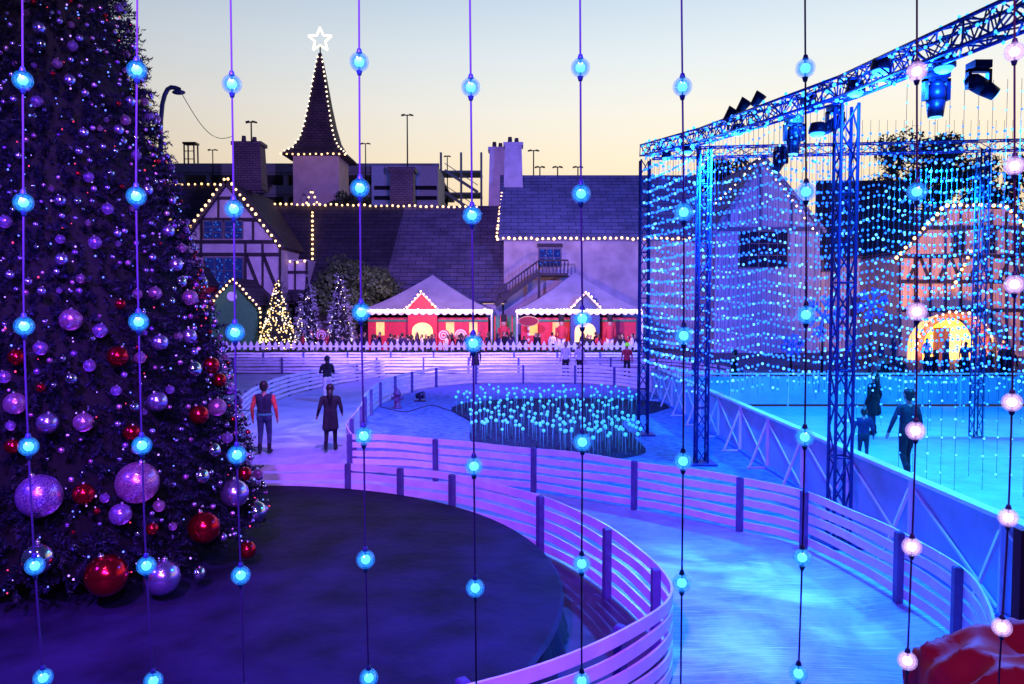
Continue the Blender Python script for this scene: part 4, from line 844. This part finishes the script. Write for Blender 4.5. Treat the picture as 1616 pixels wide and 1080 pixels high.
def soldier(u,D,s=1.):
    x=X(u,D); e=thing('toy_soldier','tall painted wooden toy soldier with black hat','statue',(x,D,0),'painted toy soldiers by the booths'); c=lambda z:(x,D,z*s)
    b=MB(); b.box(x-.25*s,x+.25*s,D-.2,D+.2,0,.15*s); b.obj('plinth',GRN,e)
    for q in(-1,1): b=MB(); b.tube((x+q*.1*s,D,.15*s),(x+q*.1*s,D,.8*s),.075*s,.085*s,10); b.obj('leg',WHT,e)
    b=MB(); b.lathe(c(0),[(.17*s,.78*s),(.16*s,.95*s),(.21*s,1.3*s),(.1*s,1.4*s)],14,0)
    for q in(-1,1): b.tube((x+q*.23*s,D,1.3*s),(x+q*.25*s,D-.05,.85*s),.06*s,.05*s,8)
    b.obj('coat',REDC,e); MB().lathe(c(0),[(.07*s,1.38*s),(.11*s,1.45*s),(.11*s,1.6*s),(.06*s,1.66*s)],12).obj('head',SKIN,e); MB().lathe(c(0),[(.125*s,1.58*s),(.14*s,1.85*s),(.12*s,1.92*s),(.001,1.93*s)],14).obj('hat',BLK,e)
for u in (795,886,963): soldier(u,55.4,1.5)
sg=thing('oval_sign','dark red oval sign on a striped candy pole','sign',(X(834,54.8),54.8,0)); b=MB(); x=X(834,54.8); 
for k in range(10): b.tube((x,54.8,k*.2),(x,54.8,k*.2+.2),.07,n=8,mi=k%2)
b.obj('pole',[REDC,WHT],sg); b=MB(); zc=Z(507,54.8); T_=np.linspace(0,2*math.pi,24,endpoint=False)
b.prism([(x+.66*math.cos(t),54.6,zc+.3*math.sin(t)) for t in T_],(0,.04,0)); b.prism([(x+.73*math.cos(t),54.66,zc+.36*math.sin(t)) for t in T_],(0,.04,0),1); b.obj('board',[M('sign_red',(.22,.01,.02),.7),M('sign_gold',(.45,.3,.1),.5)],sg)
for u,c in ((484,REDC),(507,REDC),(530,WHT),(700,REDC),(727,WHT)):
    x=X(u,54.5); e=thing('lollipop_decoration','round striped lollipop decoration on a stick','decoration',(x,54.5,0),'lollipop decorations by the booths'); MB().tube((x,54.5,0),(x,54.5,1.1),.04).obj('stick',WHT,e); b=MB()
    for k in range(5): b.tube((x,54.45-k*.012,1.45),(x,54.5-k*.012,1.45),.42-k*.08,n=20,mi=k%2)
    b.obj('candy_disc',[REDC,WHT] if c is REDC else [WHT,M('candy_orange',(.7,.25,.05),.5)],e)
# cloth draped case
RF=M('red_fabric',(.38,.008,.04),.6,var=.25,scale=2,bump=.05); PF=M('purple_fabric',(.07,.02,.2),.7,var=.3,scale=2,bump=.05)
c=Vector((2.12,2.72,0)); e=thing('covered_equipment_case','bulky equipment case draped with crumpled red and purple cloth','covered case',c)
def drape(prof,rx,ry,name,mat,amp,seed):
    n=150; vs=[];fs=[]; K=len(prof)
    pf=[]
    for a,b_ in zip(prof,prof[1:]):
        for j in range(5): t=j/5; pf.append((a[0]+(b_[0]-a[0])*t,a[1]+(b_[1]-a[1])*t))
    pf.append(prof[-1]); K=len(pf)
    for f,z in pf:
        for i in range(n):
            a=2*math.pi*i/n; q=(abs(math.cos(a))**3+abs(math.sin(a))**3)**(-1/3)
            x=rx*f*q*math.cos(a); y=ry*f*q*math.sin(a)
            v=Vector((x*3.2+seed,y*3.2,z*1.6)); r1=1-2*abs(noise.noise(v)); r2=1-2*abs(noise.noise(v*2.3+Vector((5,1,2)))); g=amp*(r1*.7+r2*.35)
            vs.append((c.x+x*(1+g*.9),c.y+y*(1+g*.9),z+g*(.55 if f<.98 else .12)))
    for k in range(K-1):
        for i in range(n): fs.append((k*n+i,k*n+(i+1)%n,(k+1)*n+(i+1)%n,(k+1)*n+i))
    MB().add(vs,fs,0,True).obj(name,mat,e)
drape([(1.06,.09),(1.0,1.0),(.99,2.04)],.52,.37,'lower_cover',PF,.12,3.)
drape([(1.04,1.93),(1.0,2.06),(.93,2.14),(.72,2.21),(.4,2.25),(.01,2.26)],.56,.4,'top_cover',RF,.16,9.)
p=W(1612,960,3.6); tag(MB().box(p.x-.03,p.x+.03,3.57,3.63,0,Z(835,3.6)).box(p.x-.1,p.x+.1,3.5,3.7,.0,.03).obj('steel_post',M('post_steel',(.03,.025,.06),.5,.4),None,(p.x,3.6,0)),'dark square steel post on a foot plate','post')
# ---------------- world
w=bpy.data.worlds.new('World'); SC.world=w; w.use_nodes=True; nt=w.node_tree; bg=nt.nodes['Background']
tc=nt.nodes.new('ShaderNodeTexCoord'); sp_=nt.nodes.new('ShaderNodeSeparateXYZ'); nt.links.new(tc.outputs['Generated'],sp_.inputs[0])
r=nt.nodes.new('ShaderNodeValToRGB'); cr=r.color_ramp; cr.elements[0].position=0; cr.elements[0].color=(.95,.6,.35,1); cr.elements[1].position=1; cr.elements[1].color=(.012,.016,.07,1)
for p_,c_ in ((.12,(1.05,.8,.5,1)),(.18,(1.05,.9,.66,1)),(.24,(.97,.94,.84,1)),(.3,(.82,.9,.93,1)),(.37,(.62,.76,.9,1)),(.44,(.35,.47,.65,1)),(.55,(.06,.09,.22,1))):
    q=cr.elements.new(p_); q.color=c_
nt.links.new(sp_.outputs['Z'],r.inputs['Fac'])
vm_=nt.nodes.new('ShaderNodeVectorMath'); vm_.operation='DOT_PRODUCT'; g=Vector((.45,1,0)).normalized(); vm_.inputs[1].default_value=g; nt.links.new(tc.outputs['Generated'],vm_.inputs[0])
r2=nt.nodes.new('ShaderNodeValToRGB'); r2.color_ramp.elements[0].position=.15; r2.color_ramp.elements[0].color=(0,0,0,1); r2.color_ramp.elements[1].position=.95; r2.color_ramp.elements[1].color=(1,1,1,1); q=r2.color_ramp.elements.new(.5); q.color=(.6,.6,.6,1)
nt.links.new(vm_.outputs['Value'],r2.inputs['Fac'])
mx=nt.nodes.new('ShaderNodeMixRGB'); nt.links.new(r2.outputs[0],mx.inputs[0]); mx.inputs[1].default_value=(.02,.02,.13,1); nt.links.new(r.outputs[0],mx.inputs[2]); nt.links.new(mx.outputs[0],bg.inputs['Color']); bg.inputs['Strength'].default_value=1.
# ---------------- lamps (stage lighting, plus washes added without fixtures)
def spot(name,loc,aim,col,pw,ang=60,blend=.6,rad=.15,gobo=0):
    l=bpy.data.lights.new(name,'SPOT'); l.color=col; l.energy=pw; l.spot_size=math.radians(ang); l.spot_blend=blend; l.shadow_soft_size=rad
    o=bpy.data.objects.new(name,l); COL.objects.link(o); o.location=loc; o.rotation_euler=(Vector(aim)-Vector(loc)).to_track_quat('-Z','Y').to_euler()
    if gobo:
        l.use_nodes=True; nt=l.node_tree; em=nt.nodes['Emission']; tc=nt.nodes.new('ShaderNodeTexCoord'); v=nt.nodes.new('ShaderNodeTexNoise'); v.inputs['Scale'].default_value=gobo; v.inputs['Detail'].default_value=3; v.inputs['Distortion'].default_value=1.5
        nt.links.new(tc.outputs['Normal'],v.inputs['Vector']); r=nt.nodes.new('ShaderNodeValToRGB'); r.color_ramp.elements[0].color=(.03,.03,.03,1); r.color_ramp.elements[0].position=.42; r.color_ramp.elements[1].position=.68; r.color_ramp.elements[1].color=(1,1,1,1)
        nt.links.new(v.outputs['Fac'],r.inputs['Fac']); nt.links.new(r.outputs[0],em.inputs['Color'])
    return o
BL=(.003,.13,1); VI=(.3,.05,1); CY=(.003,.32,1)
spot('stage_lamp_blue_path',(4.8,10.8,6.3),(3.2,7.0,0),BL,8500,92,.9)
spot('stage_lamp_blue_path_far',(4.3,16.8,6.9),(4.2,17.0,0),BL,8500,115,.9)
spot('stage_lamp_rink',(9,13,7),(11,13,0),CY,7500,140)
spot('stage_lamp_rink_far',(11,21,7.3),(12,21,0),CY,7500,140)
spot('wash_violet_fence',(-1.5,-1,7),(-1.5,12.5,0),VI,11500,66,.8)
spot('wash_blue_platform',(-8,3,7),(-2,8,0),(.05,.03,1),3000,90,.8)
spot('wash_violet_entrance',(-3,14,8.5),(-6,22,0),(.38,.1,1),6500,100)
spot('wash_violet_back',(0,30,9),(0,42,0),(.28,.12,1),6000,120)
spot('wash_blue_island',(0,22,8.5),(0,27,0),(.01,.14,1),7500,120)
spot('wash_tree',(1,-1,6),(-5,9,4),(.45,.2,1),2400,60)
spot('wash_tree_high',(-2,2,9),(-5,9,4),(.8,.5,1),900,70,.5,.08)
spot('fill_buildings',(-4,30,9),(-4,64,6),(.3,.18,1),50000,95)  # added spot without a fixture, brightens the facades
spot('fill_buildings_blue',(14,28,9),(18,60,6),(.04,.13,1),42000,95)  # added blue spot without a fixture, lifts the houses behind the curtain
spot('inn_fill',(X(1520,44),44,2),(X(1520,54),54,7),(1,.45,.1),7500,120)  # warm spot added to light the inn front
spot('tower_warm',(-18,73,10),(-20.5,82,17),(1,.55,.25),3800,90)
spot('booth_warm',(X(670,51),51,4.5),(X(670,51),57,1.4),(1,.5,.25),1500,140)
spot('booth_warm',(X(915,51),51,4.5),(X(915,51),57,1.4),(1,.5,.25),1500,140)
spot('gobo_path',(4.9,10.8,6.4),(2.2,9.2,0),(.12,.65,1),4500,38,.7,.01,5)
spot('gobo_entrance',(-3,15,8),(-5,22,0),(.8,.6,1),4200,34,.7,.01,6)
spot('fill_case',(1,1,5),(2.1,2.7,2.2),(1,.1,.5),110,60)  # added magenta spot without a fixture, brightens the draped cloth
for i,q in enumerate(WL):
    l=bpy.data.lights.new('led_wash','POINT'); l.color=(.01,.16,1); l.energy=110; l.shadow_soft_size=.1; o=bpy.data.objects.new('led_wash_lamp',l); COL.objects.link(o); o.location=q-Vector((0,0,.22))
# ---------------- camera
cd=bpy.data.cameras.new('Camera'); cam=bpy.data.objects.new('Camera',cd); COL.objects.link(cam); cam.location=(0,0,H); cam.rotation_euler=(math.pi/2-P,0,0)
cd.sensor_width=36; cd.lens=36*F/1616; cd.clip_end=2000; cd.clip_start=.05; SC.camera=cam
SC.view_settings.view_transform='Standard'; SC.view_settings.look='None'; SC.view_settings.exposure=0
